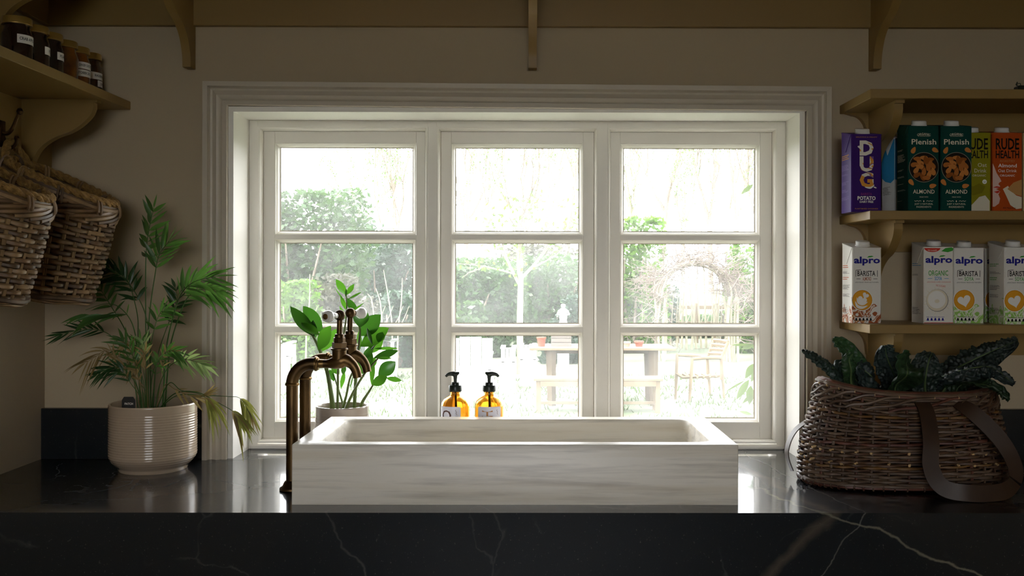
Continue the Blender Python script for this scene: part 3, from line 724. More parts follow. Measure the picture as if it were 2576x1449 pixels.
# ------------------------------------------------------------------ soap bottles
amber_m = mat('amber_glass', (0.97, 0.57, 0.14), 0.03, trans=1.0, ior=1.42)
pump_m = mat('black_plastic', '16201a', 0.32)
slabel_m = mat('white_vinyl', 'dcdcea', 0.45)
brownink_m = mat('brown_ink', '5b3b36', 0.6)
copperink_m = mat('copper_ink', 'b9824f', 0.5)
def bottle(px, yc, sgn, word, ink, label, lang):
    x = PX(px, yc); r = 0.0368
    root = thing('soap_bottle', label, 'bottle', (x, yc, CT), group='amber pump bottles behind the sink')
    prof = [(0, 0), (0.030, 0), (r - .001, .004), (r, .01), (r, .145), (r - .002, .1545), (r - .008, .1635), (.020, .170), (.0135, .1735), (.0125, .176), (.0125, .178), (.0138, .179), (.0138, .1805), (.0125, .1815), (.0125, .19), (0, .19)]
    inner = [(0, .004), (.028, .004), (r - .004, .008), (r - .003, .014), (r - .003, .144), (r - .005, .153), (r - .011, .161), (.018, .167), (.0112, .1715), (.0100, .176), (.0100, .189), (0, .189)]
    b = MB(); b.lathe(prof, (0, 0, 0), 40); b.lathe(inner[::-1], (0, 0, 0), 40); b.build('glass_body', amber_m, root, local=True)
    b = MB(); b.lathe([(.0165, .1825), (.0168, .185), (.0168, .197), (.0158, .1985), (.0102, .1988), (.0102, .2045), (.0092, .206), (.0042, .2065)], (0, 0, 0), 32); b.build('pump_collar', pump_m, root, local=True)
    b = MB(); b.tube([(0, 0, .20), (0, 0, .212), (0, 0, .224)], [.0042, .0042, .0055], 14)
    b.build('pump_stem', pump_m, root, local=True)
    b = MB(); b.tube(spline([(-sgn * .010, 0, .2305), (0, 0, .2265), (sgn * .008, 0, .2275), (sgn * .018, -.002, .2262), (sgn * .0245, -.003, .2205)], 5), [v.x for v in spline([(.0022, 0, 0), (.0068, 0, 0), (.0058, 0, 0), (.0042, 0, 0), (.003, 0, 0)], 5)], 12)
    b.build('pump_nozzle', pump_m, root, local=True)
    b = MB(); b.tube([(0, .002, .188), (.003, .003, .1), (.008, .004, .02)], .0032, 8); b.build('dip_tube', mat('tube_plastic', 'c8a56a', 0.3), root, local=True)
    a0, a1 = math.radians(-90 + lang - 52), math.radians(-90 + lang + 48)
    vs = []; n = 16
    for k in range(n + 1):
        a = a0 + (a1 - a0) * k / n; cut = 0.003 if k in (0, n) else 0
        vs += [((r + .0004) * math.cos(a), (r + .0004) * math.sin(a), .045 + cut), ((r + .0004) * math.cos(a), (r + .0004) * math.sin(a), .1475 - cut)]
    b = MB(); b.add(vs, [(2 * k, 2 * k + 2, 2 * k + 3, 2 * k + 1) for k in range(n)]); b.build('front_label', slabel_m, root, local=True)
    p = Print(lambda u, v, l: ((r + .0008) * math.cos(math.radians(-90 + lang) + u / r), (r + .0008) * math.sin(math.radians(-90 + lang) + u / r), v))
    p.text(word, 0.006, .1385, .026, ink, w=.082, bold=0.015, align='r', rot=PI / 2)
    p.band([(.019, .1405), (.0175, .138), (.020, .1345), (.0185, .1315), (.021, .1275)], .0004, brownink_m)
    p.build('lettering', root)
bottle(1146, 2.44, -1, 'HAND', brownink_m, 'amber pump bottle with dark lettering, nozzle pointing to the taps', -22)
bottle(1231, 2.44, 1, 'WASH', copperink_m, 'amber pump bottle with copper lettering, nozzle pointing away from the taps', 6)

# ------------------------------------------------------------------ plants
glaze_m = mat('ribbed_glaze', 'b6a38d', 0.16, coat=0.5, vary=(5, 0.5, 'a38f79'))
glaze2_m = mat('grey_glaze', 'b5a79b', 0.2, coat=0.4, vary=(5, 0.5, 'a59688'))
soil_m = mat('potting_soil', '2b2018', 0.95, bump=(120, 0.8))
def ribbed_pot(root, c, R_, H, foot, m, ribs, rim=0.006):
    prof = [(0, 0), (foot, 0), (foot + .002, .003), (foot + .002, .007)]
    nb = ribs * 6
    for i in range(nb + 1):
        t = i / nb; z = .010 + (H - .012) * t
        if z < .04: rr_ = foot + .004 + (R_ - foot - .004) * math.sin(PI / 2 * (z - .010) / .030)
        else: rr_ = R_
        fade = min(1, max(0, (0.93 - t) / .1)) * min(1, t / .06)
        prof.append((rr_ + 0.0003 * fade * math.cos(2 * PI * ribs * t), z))
    prof += [(R_ + .0004, H), (R_ - .001, H + .0025), (R_ - rim + .001, H + .0025), (R_ - rim, H), (R_ - rim, H - .035)]
    b = MB(); b.lathe(prof, c, 64); b.build('pot', m, root, smooth=50)
    b = MB(); b.lathe([(R_ - rim - .0005, H - .022), (R_ * .6, H - .017), (0, H - .014)], c, 32); b.build('soil', soil_m, root)
zz_m = leaf_mat('zz_leaf', (0.03, 0.115, 0.012), (0.10, 0.32, 0.02), 0.38, 0.22)
zz2_m = leaf_mat('zz_leaf_dark', (0.016, 0.062, 0.01), (0.05, 0.18, 0.015), 0.34, 0.2)
zs_m = leaf_mat('zz_stem', (0.16, 0.22, 0.06), (0.3, 0.4, 0.1), 0.15, 0.4)
def zz_plant():
    D = 2.515
    c = Vector((PX(862, D), D, CT)); H = 0.134
    root = thing('zz_plant', 'glossy green leafy houseplant in a grey glazed pot behind the taps', 'plant', c)
    ribbed_pot(root, c, 0.0695, H, 0.05, glaze2_m, 15)
    Z = lambda zx, zy, dy=0.0: P(660 + zx / 2.264, 660 + zy / 2.264, D + dy)
    stems = [([(405, 850, 0), (395, 760, 0), (370, 620, 0), (320, 480, -.01), (275, 395, -.02)], .0075),
             ([(430, 850, -.02), (432, 700, -.02), (436, 580, -.02), (470, 380, 0), (482, 270, .01), (478, 180, .01)], .0036),
             ([(525, 850, .01), (532, 700, .01), (540, 580, .01), (552, 460, 0), (556, 380, 0), (530, 285, 0)], .0052),
             ([(470, 850, -.02), (515, 750, -.02), (580, 640, -.03), (650, 560, -.03), (660, 545, -.03)], .0042),
             ([(455, 850, .02), (480, 760, .02), (505, 650, .02), (560, 560, .01), (600, 520, 0), (665, 450, -.01)], .0036),
             ([(550, 850, -.01), (575, 790, -.01), (610, 735, -.015), (632, 698, -.02)], .005),
             ([(470, 840, .03), (440, 740, .03), (420, 680, .03), (400, 610, .03)], .003)]
    for pts, r0 in stems:
        q = spline([Z(*p) for p in pts], 6); b = MB()
        b.tube(q, [r0 * (1 - 0.6 * i / len(q)) for i in range(len(q))], 8); b.build('stem', zs_m, root)
    lv = [(480, 187, 420, 97, 44, .01, 0, 1), (480, 187, 524, 125, 34, .01, 0, 1), (488, 212, 567, 170, 22, 0, .5, 1), (478, 200, 478, 150, 14, .0, .9, 0),
          (476, 240, 412, 145, 18, .02, 1.1, 1), (482, 275, 445, 190, 26, .03, .6, 1), (484, 205, 540, 300, 48, .02, .2, 0), (500, 295, 580, 232, 14, -.02, 1.2, 1), (480, 330, 440, 250, 22, .03, .5, 1),
          (300, 425, 160, 252, 84, -.02, .55, 0), (345, 400, 233, 250, 88, .0, .1, 0), (325, 415, 222, 345, 58, -.04, .5, 1), (322, 500, 392, 362, 92, -.03, .1, 1), (335, 510, 430, 378, 70, .01, .4, 1), (300, 440, 290, 330, 60, .02, .6, 0),
          (556, 372, 572, 256, 92, -.01, .15, 0), (540, 300, 520, 268, 30, .0, .9, 1), (562, 420, 676, 298, 100, .01, .2, 0), (560, 480, 722, 374, 108, -.01, .25, 1), (628, 470, 596, 372, 28, -.03, .7, 0), (556, 500, 552, 388, 40, .01, .5, 1),
          (660, 456, 686, 398, 52, -.02, .1, 1), (690, 446, 788, 448, 16, -.01, .9, 1), (600, 520, 690, 430, 66, .02, .2, 1), (572, 560, 640, 470, 60, .0, .4, 1), (640, 492, 775, 492, 24, .01, 1.0, 1), (636, 545, 776, 504, 52, -.02, .2, 0), (650, 548, 740, 546, 20, -.03, .7, 1), (596, 620, 612, 480, 62, .0, .2, 0), (578, 640, 552, 540, 58, -.02, .1, 1), (560, 590, 500, 468, 52, .02, .3, 1), (545, 600, 480, 520, 50, .03, .5, 0),
          (624, 700, 630, 543, 40, -.02, .5, 1), (662, 648, 760, 566, 82, -.02, .1, 0), (624, 698, 714, 652, 60, -.04, .1, 1), (706, 660, 797, 674, 30, -.02, .5, 1), (632, 600, 640, 540, 36, .0, .3, 1),
          (440, 640, 398, 588, 40, .02, .2, 1), (410, 680, 385, 610, 32, .03, .4, 0), (450, 720, 470, 620, 26, .02, .5, 1), (500, 720, 520, 640, 20, .01, .6, 1), (460, 640, 470, 585, 28, -.02, .2, 0), (395, 640, 418, 560, 30, .01, .3, 1)]
    for k, (bx, by, tx, ty, w, dy, tw, mi) in enumerate(lv):
        b = MB(); leaf_geo(b, Z(bx, by, dy), Z(tx, ty, dy + R.uniform(-.02, .02)), w / 2.264 * D / F, up=(R.uniform(-.3, .3), -1, 0.35), fold=0.22, shape=0.5, n=8, twist=tw * (1 if k % 2 else -1), point=0.85)
        b.build('leaf', zz_m if mi else zz2_m, root, smooth=60)
zz_plant()

palm_ms = [leaf_mat('palm_leaf', (0.05, 0.125, 0.03), (0.14, 0.33, 0.05), 0.3, 0.36), leaf_mat('palm_leaf_dark', (0.025, 0.075, 0.02), (0.07, 0.18, 0.03), 0.25, 0.36),
           leaf_mat('palm_leaf_dry', (0.28, 0.20, 0.08), (0.4, 0.3, 0.1), 0.3, 0.6), leaf_mat('palm_leaf_yellow', (0.26, 0.28, 0.06), (0.45, 0.45, 0.1), 0.35, 0.5), leaf_mat('palm_leaf_pale', (0.20, 0.30, 0.12), (0.45, 0.6, 0.2), 0.35, 0.4)]
def palm_plant():
    D = 2.362
    c = Vector((PX(388, D), D, CT)); H = 0.161
    root = thing('potted_palm', 'leafy parlour palm with some dry fronds in a ribbed beige pot', 'plant', c)
    ribbed_pot(root, c, 0.1030, H, 0.079, glaze_m, 24, 0.007)
    Z = lambda zx, zy, dy=0.0: P(90 + zx / 1.958, 480 + zy / 1.958, D + dy)
    rnd = random.Random(11)
    # (centre line, first leaflet at, pairs, leaflet length in zoom px, width, material, angle to the stem, droop, stem radius)
    fr = [([(548, 1080, 0), (548, 800, 0), (545, 600, 0), (546, 330, 0), (560, 200, 0), (584, 88, 0)], .60, 8, 92, 20, 0, 70, .05, .0022),
          ([(556, 1080, .02), (553, 800, .02), (565, 600, .01), (590, 420, 0), (610, 320, -.01), (660, 250, -.02)], .66, 7, 112, 19, 0, 42, .12, .0022),
          ([(630, 1080, .0), (645, 800, -.02), (675, 640, -.05), (715, 520, -.07), (775, 455, -.09), (880, 425, -.10)], .60, 9, 130, 17, 0, 40, .25, .0022),
          ([(640, 1080, .02), (665, 780, .0), (710, 620, -.02), (750, 530, -.03), (810, 490, -.04), (900, 500, -.05)], .60, 8, 125, 17, 0, 40, .35, .0020),
          ([(570, 1080, .05), (566, 760, .06), (540, 600, .07), (470, 470, .07), (400, 410, .06), (310, 355, .05)], .5, 9, 100, 16, 1, 50, .3, .0018),
          ([(540, 1080, .03), (510, 760, .05), (505, 620, .05), (470, 480, .06), (430, 420, .07), (350, 400, .07)], .5, 8, 100, 17, 1, 50, .25, .0018),
          ([(520, 1080, -.03), (505, 800, -.05), (480, 660, -.07), (420, 580, -.09), (350, 560, -.11), (250, 590, -.12)], .50, 9, 105, 17, 0, 45, .35, .0018),
          ([(530, 1080, -.02), (500, 820, .01), (440, 680, .04), (380, 580, .07), (330, 500, .075), (300, 470, .075)], .55, 7, 95, 18, 0, 50, .3, .0018),
          ([(510, 1080, 0), (470, 850, 0), (400, 740, 0), (320, 690, 0), (220, 690, 0), (120, 716, 0)], .55, 8, 85, 12, 1, 28, .1, .0014),
          ([(520, 1080, -.04), (480, 900, -.06), (430, 800, -.07), (350, 790, -.09), (300, 820, -.10), (250, 850, -.10)], .55, 6, 90, 10, 2, 35, .5, .0013),
          ([(530, 1080, -.05), (500, 960, -.06), (450, 890, -.08), (400, 870, -.09), (360, 880, -.1), (310, 905, -.1)], .45, 7, 70, 12, 1, 35, .2, .0013),
          ([(590, 1080, -.05), (620, 940, -.07), (670, 860, -.08), (730, 835, -.09), (780, 840, -.1), (830, 860, -.1)], .45, 8, 82, 14, 4, 40, .25, .0013),
          ([(570, 1080, -.06), (575, 930, -.08), (600, 850, -.09), (640, 800, -.09), (680, 790, -.1), (700, 800, -.1)], .35, 7, 70, 13, 0, 50, .35, .0012),
          ([(545, 1080, -.06), (535, 940, -.08), (500, 860, -.09), (470, 790, -.09), (440, 750, -.1), (430, 740, -.1)], .35, 7, 75, 13, 0, 45, .2, .0012),
          ([(580, 1080, .05), (600, 840, .06), (640, 700, .07), (680, 600, .07), (700, 540, .07), (690, 480, .06)], .5, 7, 85, 16, 1, 55, .2, .0016),
          ([(560, 1080, .0), (562, 860, -.02), (575, 740, -.03), (600, 640, -.03), (620, 600, -.04), (640, 590, -.04)], .5, 6, 85, 16, 0, 50, .3, .0014),
          ([(560, 1080, -.03), (540, 980, -.05), (480, 900, -.07), (430, 860, -.08), (400, 840, -.08), (380, 800, -.08)], .35, 7, 70, 9, 2, 35, .2, .0012),
          ([(600, 1080, -.04), (640, 960, -.06), (690, 980, -.08), (760, 1010, -.1), (810, 1020, -.105), (840, 1005, -.11)], .4, 6, 85, 11, 2, 25, .05, .0014),
          ([(600, 1080, -.05), (660, 950, -.07), (720, 985, -.10), (800, 1000, -.12), (845, 1025, -.135), (870, 1050, -.14)], .75, 7, 120, 14, 3, 25, .75, .0013),
          ([(610, 1080, -.04), (690, 1000, -.07), (800, 995, -.1), (900, 1045, -.12), (970, 1085, -.13), (1000, 1120, -.135)], .80, 7, 130, 15, 3, 28, .6, .0015),
          ([(610, 1080, -.04), (700, 1010, -.06), (830, 1010, -.09), (950, 1015, -.11), (1010, 1025, -.12), (1050, 1090, -.125)], .80, 8, 110, 14, 3, 28, .5, .0012)]
    for k in range(9):      # thin young and dying shoots low in the pot
        a = rnd.uniform(-1, 1); h_ = rnd.uniform(150, 330); dz = -.05 - .04 * rnd.random()
        bx = 560 + a * 40; tx = 555 + a * rnd.uniform(90, 190); ty = 1040 - h_
        fr.append(([(bx, 1080, dz * .5), (bx + a * 12, 1010, dz * .7), ((bx + tx) / 2, 1040 - h_ * .55, dz), (tx * .8 + bx * .2, 1040 - h_ * .85, dz), (tx, ty + 10, dz), (tx + a * 40, ty + 22, dz)], .45, 5, rnd.uniform(50, 75), 10, rnd.choice((0, 0, 1, 2, 2, 4)), 38, .3, .0011))
    for (pts, t0, npair, ll, lw, mi, ang, droop, r0) in fr:
        q = spline([Z(*p) for p in pts], 8); n = len(q)
        b = MB(); b.tube(q, [r0 * (1 - 0.7 * i / n) for i in range(n)], 6); f = b.build('frond_stem', palm_ms[2] if mi == 2 else palm_ms[0], root)
        for k in range(npair * 2 + 1):
            tt = t0 + (1 - t0) * (k // 2) / npair if k < npair * 2 else 1.0
            i = min(int(tt * (n - 1)), n - 2); base = q[i].lerp(q[i + 1], tt * (n - 1) - i)
            tan = (q[min(i + 2, n - 1)] - q[max(i - 1, 0)]).normalized()
            side = tan.cross(Vector((0, -1, 0.25))).normalized() * (1 if k % 2 else -1)
            rel = (tt - t0) / (1 - t0)
            a = math.radians(ang * (1 - 0.55 * rel) + rnd.uniform(-7, 7)) if k < npair * 2 else 0
            d = tan * math.cos(a) + side * math.sin(a) + Vector((0, rnd.uniform(-.35, .25), 0))
            ln = (1.32 if mi != 3 else .92) * ll / 1.958 * D / F * (0.62 + 0.5 * math.sin(PI * min(1, rel * 0.8 + 0.15))) * rnd.uniform(.85, 1.1)
            tip = base + d.normalized() * ln
            if tip.y > 2.47: tip.y = 2.47
            if base.y > 2.47: base.y = 2.47
            for q_ in (base, tip):      # keep clear of the basket that hangs above
                if q_.x < -0.965 and q_.z > 1.285:
                    if q_.y > 2.34: q_.y = max(q_.y, 2.43)
                    else: q_.z = 1.285
            b = MB(); leaf_geo(b, base, tip, (1.15 if mi != 3 else .9) * lw / 1.958 * D / F * rnd.uniform(.8, 1.1), up=(rnd.uniform(-.5, .5), -0.8, 0.6), droop=droop * rnd.uniform(.6, 1.3), fold=0.25, shape=0.36, n=6, twist=rnd.uniform(-.5, .5))
            mm = mi if rnd.random() < 0.85 else (2 if mi == 3 else mi)
            b.build('leaflet', palm_ms[mm], f, smooth=60)
    # plant tag
    b = MB(); x, y, z = PX(319, D - .09), D - .075, CT + H - .02
    b.prism([(x - .016, z), (x + .016, z), (x + .016, z + .038), (x + .011, z + .046), (x - .011, z + .046), (x - .016, z + .038)], y, y + .0016, 'Y'); t = b.build('plant_tag', mat('black_card', '0e0d0c', 0.5), root)
    p = Print(lambda u, v, l: (x + u, y - .0003, z + v)); p.text('PATCH', 0.001, .027, .0048, label_m, bold=0.02, w=.02); o = p.mb.build('tag_lettering', p.mats, t, smooth=0)
palm_plant()
# ------------------------------------------------------------------ milk cartons
cap_m = mat('cap_plastic', 'd8d6d2', 0.4)
def C(h, r=0.5): return mat('print_' + h, h, max(r, 0.42), spec=0.1)
white = C('e8e6e0'); cream = C('dcd3bd'); black = C('191613'); navy = C('2a2a86'); purple = C('3d1f6e'); dgreen = C('0c4038'); orange = C('c4541c'); gold = C('d99a2b'); olive = C('9a9416')
green = C('3f9a3c'); blue = C('2b86c2'); red = C('c63a2c'); brown = C('9b4c1c'); tan = C('b98a52'); mauve = C('8a5aa8'); magenta = C('93387c'); pink = C('d9b8ae'); lilac = C('a99bc8'); ochre = C('c98a24'); lime = C('8fbf5a'); teal = C('1f6d63'); dark = C('1b1a18'); almond = C('a9652e'); almond2 = C('c07a3c'); almond3 = C('8a4d20')
def swirl_mat(name, base, c1, c2, scale, z_lo, z_hi, inv=False, th=0.52):
    """printed liquid swirls that fade out above z_hi"""
    m = bpy.data.materials.new(name); m.use_nodes = True
    nt = m.node_tree; b = nt.nodes['Principled BSDF']; b.inputs['Roughness'].default_value = 0.35; L = nt.links.new; N = nt.nodes.new
    tc = N('ShaderNodeTexCoord'); n = N('ShaderNodeTexNoise'); n.inputs['Scale'].default_value = scale; n.inputs['Detail'].default_value = 1.5; n.inputs['Distortion'].default_value = 2.2
    L(tc.outputs['Object'], n.inputs['Vector'])
    sx = N('ShaderNodeSeparateXYZ'); L(tc.outputs['Object'], sx.inputs[0])
    hgt = N('ShaderNodeMapRange'); hgt.inputs[1].default_value = z_lo; hgt.inputs[2].default_value = z_hi; hgt.inputs[3].default_value = 0.10; hgt.inputs[4].default_value = -0.3; L(sx.outputs[2], hgt.inputs[0])
    ad = N('ShaderNodeMath'); ad.operation = 'ADD'; L(n.outputs['Fac'], ad.inputs[0]); L(hgt.outputs[0], ad.inputs[1])
    cr = N('ShaderNodeValToRGB'); cr.color_ramp.interpolation = 'CONSTANT'
    e = cr.color_ramp.elements; e[0].position = 0; e[0].color = (*hexc(base), 1); e[1].position = th; e[1].color = (*hexc(c1), 1)
    for p, c_ in ((th + 0.05, c2), (th + 0.085, base), (th + 0.14, c1)):
        k = e.new(p); k.color = (*hexc(c_), 1)
    L(ad.outputs[0], cr.inputs[0]); L(cr.outputs[0], b.inputs['Base Color'])
    return m
def carton(px, D, zb, w, h, dep, rot, bodym, art, label, side=None, slope=0.014, capx=0.0, flapm=None, cap_r=0.0165, cap_h=0.013):
    """px = pixel column of the middle of the front, D = distance of the front face"""
    x = PX(px, D)
    root = thing('milk_carton', label, 'carton', (x, D + dep / 2, zb), rot, group='milk cartons on the shelves')
    c = 0.0025; hw, hd = w / 2, dep / 2
    fp = [(-hw + c, -hd), (hw - c, -hd), (hw, -hd + c), (hw, hd - c), (hw - c, hd), (-hw + c, hd), (-hw, hd - c), (-hw, -hd + c)]
    zt = lambda y: h + slope * (y + hd) / dep
    b = MB(); vs = [(a, y, 0) for a, y in fp] + [(a, y, zt(y)) for a, y in fp]
    b.add(vs, [tuple(range(8))[::-1], tuple(range(8, 16))] + [(i, (i + 1) % 8, 8 + (i + 1) % 8, 8 + i) for i in range(8)]); b.build('body', bodym, root, local=True, smooth=30)
    for s in (-1, 1):  # folded ears on the sides
        b = MB(); t = 0.0012
        pts = [(-hd + .003, h - .001), (hd - .003, h + slope - .001), (0.002, h - .040)]
        b.prism(pts, s * (hw + .0002), s * (hw + t), 'X'); b.build('folded_ear', flapm or bodym, root, local=True, smooth=0)
    # ridged screw cap leaning with the top
    cy_ = -hd + dep * 0.40; cz_ = zt(cy_) - 0.001; prof = []
    b = MB(); n = 48; rings = [(cap_r + .0012, 0, 0), (cap_r + .0012, .003, 0), (cap_r, .0035, 1), (cap_r, cap_h - .0015, 1), (cap_r - .0015, cap_h, 0)]
    vs = []
    for r, z, rg in rings:
        for k in range(n):
            a = 2 * PI * k / n; q = r + (0.0004 if (k % 2 and rg) else 0); vs.append((capx + q * math.cos(a), cy_ + q * math.sin(a), cz_ + z + slope / dep * q * math.sin(a)))
    b.add(vs, [(i * n + k, i * n + (k + 1) % n, (i + 1) * n + (k + 1) % n, (i + 1) * n + k) for i in range(4) for k in range(n)] + [tuple(4 * n + k for k in range(n))])
    b.build('screw_cap', cap_m, root, local=True, smooth=30)
    p = Print(lambda u, v, l: (u * w, -hd - l, v * h)); 
    # art works in millimetre-like fractions: u in -0.5..0.5 of the width, v in 0..1 of the height
    p.w, p.h = w, h
    class A:  # same-aspect helpers: sizes are fractions of the width
        pass
    asp = w / h
    q = Print(lambda u, v, l: (u, -hd - l, v)); q.w, q.h = w, h
    art(q, w, h)
    q.build('front_print', root)
    if side:
        s = Print(lambda u, v, l: (-hw - l - .0002, -u, v)); s.w = dep
        side(s, dep, h); s.build('side_print', root)
    return root
def side_lines(c1, c2, rows, seed=1):
    def f(s, w, h):
        rnd = random.Random(seed)
        for v0, n, big in rows:
            for k in range(n):
                ln = rnd.uniform(.45, .85) * w * .8; th = .0017 if big else .0008
                v = v0 * h - k * th * 2.6
                a = -w * .40
                x = a
                while x < a + ln:     # words
                    e = min(x + rnd.uniform(.003, .008), a + ln); s.poly([(x, v), (e, v), (e, v + th), (x, v + th)], c1 if big else c2); x = e + .0012
    return f
def circle_heart(p, u, v, r, leafy=False):
    p.ell(u, v, r, r, white); p.ell(u, v, r * .93, r * .93, ochre, lift=.0001); p.ell(u, v, r * .86, r * .86, gold, lift=.00015)
    def heart(cx, cy_, s, rot=0, lift=.0003):
        pts = []
        for k in range(40):
            t = 2 * PI * k / 40; x = 16 * math.sin(t) ** 3; y = 13 * math.cos(t) - 5 * math.cos(2 * t) - 2 * math.cos(3 * t) - math.cos(4 * t)
            x, y = x * s / 17, y * s / 17
            pts.append((cx + x * math.cos(rot) - y * math.sin(rot), cy_ + x * math.sin(rot) + y * math.cos(rot)))
        p.poly(pts, white, lift)
    if not leafy: heart(u, v - r * .05, r * .62, .25)
    else:
        heart(u + r * .3, v + r * .42, r * .32, -.5); heart(u - r * .02, v - r * .02, r * .46, -.35, .0003)
        p.band([(u - r * .5, v + r * .25), (u - r * .35, v - r * .2), (u + r * .1, v - r * .35), (u + r * .5, v - r * .15)], lambda t: r * .13 * math.sin(PI * t) + .0002, white, .00035)
        p.band([(u - r * .65, v - r * .1), (u - r * .45, v - r * .55), (u, v - r * .68), (u + r * .5, v - r * .5)], lambda t: r * .13 * math.sin(PI * t) + .0002, white, .00035)
def brandmark(p, w, h):
    p.text('alpro', 0.0, .795 * h, .0155, navy, w=.90 * w, bold=.035)
    p.poly([(.0, .868 * h), (.004, .888 * h), (.012, .893 * h), (.017, .884 * h), (.009, .872 * h)], green)
def nutri(p, w, h, c):
    for k in range(5):
        u = -.42 * w + k * .125 * w
        p.poly([(u, .035 * h), (u + .105 * w, .035 * h), (u + .105 * w, .085 * h), (u, .085 * h)], white, .0001)
        for (a, b_) in ((.035, .04), (.08, .085)): p.poly([(u, a * h), (u + .105 * w, a * h), (u + .105 * w, b_ * h), (u, b_ * h)], c, .0002)
        p.ell(u + .0525 * w, .04 * h, .035 * w, .006, c, lift=.0003, t0=0, t1=.5)
def barista(kind, kc, leafy):
    def f(p, w, h):
        brandmark(p, w, h)
        p.text('BARISTA', -.02 * w, .625 * h, .0125, black, w=.62 * w, bold=.012)
        for s in (-1, 1): p.band([(s * .37 * w - .01 * w, .615 * h), (s * .37 * w - .01 * w, .70 * h)], .0006, black)
        p.band([(-.38 * w, .70 * h), (-.20 * w, .706 * h)], .0006, black)
        p.text(kind, 0, .565 * h, .0088, kc, w=.30 * w, bold=.01)
        for s in (-1, 1): p.band([(s * .22 * w, .587 * h), (s * .36 * w, .587 * h)], .0005, black)
        p.text('plant-based, fabulously foamable', 0, .535 * h, .0030, dark, w=.80 * w)
        circle_heart(p, -.16 * w, .305 * h, .370 * w, leafy)
        nutri(p, w, h, dark)
    return f
def organic_art(p, w, h):
    brandmark(p, w, h)
    p.ell(-.22 * w, .985 * h, .27 * w, .052 * h, red, t0=.5, t1=1.0); p.text('NO SUGARS', -.22 * w, .945 * h, .0030, white, w=.30 * w, arc=-9)
    p.poly([(.08 * w, .945 * h), (.22 * w, .985 * h), (.42 * w, .995 * h), (.49 * w, .98 * h), (.46 * w, .95 * h), (.30 * w, .932 * h)], green)
    p.text('ORGANIC', -.02 * w, .625 * h, .0125, green, w=.66 * w, bold=.012)
    p.text('SOYA', -.02 * w, .565 * h, .0090, blue, w=.24 * w, bold=.012)
    for s in (-1, 1): p.band([(s * .2 * w - .02 * w, .587 * h), (s * .35 * w - .02 * w, .587 * h)], .0005, blue)
    p.text('plant-based, totally unsweetened', 0, .535 * h, .0030, red, w=.78 * w)
    p.text('NO SUGARS', .06 * w, .478 * h, .0048, red, w=.32 * w, rot=-.12)
    rnd = random.Random(4)
    for k in range(18):
        a = 2 * PI * k / 18 + rnd.uniform(-.1, .1); r0, r1 = .38 * w, rnd.uniform(.42, .5) * w
        p.band([(-.05 * w + r0 * math.cos(a), .30 * h + r0 * math.sin(a)), (-.05 * w + r1 * math.cos(a), .30 * h + r1 * math.sin(a))], lambda t: .0012 * (1 - t) + .0001, cream)
    p.ell(-.05 * w, .30 * h, .375 * w, .375 * w, C('8f8d86')); p.ell(-.06 * w, .303 * h, .36 * w, .36 * w, cream, lift=.0002); p.ell(-.07 * w, .31 * h, .30 * w, .29 * w, white, lift=.0003); p.ell(-.06 * w, .29 * h, .08 * w, .06 * w, cream, lift=.0004)
    p.poly([(-.49 * w, .002 * h), (.49 * w, .002 * h), (.49 * w, .010 * h), (-.49 * w, .010 * h)], red)
    nutri(p, w, h, navy)
def almonds(p, u, v, r, rnd):
    p.ell(u, v, r, r, C('8b8271'), n=40); p.ell(u, v, r * .965, r * .965, C('231a14'), lift=.0001, n=40)
    l = .0002
    spots = [(-.45, .55), (0, .62), (.42, .5), (-.62, .18), (-.25, .3), (.18, .3), (.58, .12), (-.5, -.18), (-.1, .0), (.28, -.02), (.62, -.28), (-.45, -.5), (0, -.3), (.35, -.45), (-.1, -.66), (.15, -.7), (-.3, .05), (.1, .5), (.42, .22)]
    for k, (a, b_) in enumerate(spots):
        m_ = (almond, almond2, almond3)[k % 3]; rot = rnd.uniform(0, PI)
        seed_shape(p, u + a * r, v + b_ * r, r * .27, r * .15, m_, rot, l); l += .00008
def seed_shape(p, u, v, a, b_, m_, rot, lift):
    pts = []
    for k in range(18):
        t = 2 * PI * k / 18; x = a * math.cos(t); y = b_ * math.sin(t) * (1 - .35 * math.cos(t))
        pts.append((u + x * math.cos(rot) - y * math.sin(rot), v + x * math.sin(rot) + y * math.cos(rot)))
    p.poly(pts, m_, lift)
def green_art(p, w, h):
    p.text('ORGANIC', .0, .895 * h, .0052, cream, w=.44 * w, arc=9, bold=.01)
    p.text('& UNSWEETENED', .0, .878 * h, .0022, cream, w=.38 * w)
    p.text('Plenish', .0, .785 * h, .0125, cream, w=.80 * w, bold=.012)
    rnd = random.Random(2)
    almonds(p, 0, .515 * h, .485 * w, rnd)
    for a, b_, r_ in ((-.35, .715, 1.1), (.36, .715, -.5), (-.42, .335, -.9), (.28, .295, .25)): seed_shape(p, a * w, b_ * h, .115 * w, .07 * w, almond2, r_, .0025)
    p.text('ALMOND', 0, .205 * h, .0095, cream, w=.70 * w, bold=.005)
    p.text('MADE WITH', 0, .158 * h, .0026, cream, w=.28 * w)
    for s in (-1, 1):
        p.band([(s * (.08 + .045 * k) * w, (.116 + (.004 if k % 2 else -.002)) * h) for k in range(6)], .0005, cream)
    p.ell(0, .115 * h, .018 * w, .010 * h, cream)
    p.text('JUST 3 NATURAL', 0, .073 * h, .0040, cream, w=.60 * w); p.text('INGREDIENTS', 0, .038 * h, .0040, cream, w=.48 * w)
dug_m = swirl_mat('letter_swirls', 'e6e0d4', 'd9942c', '7a4f9a', 16, 5, 6, th=.56)
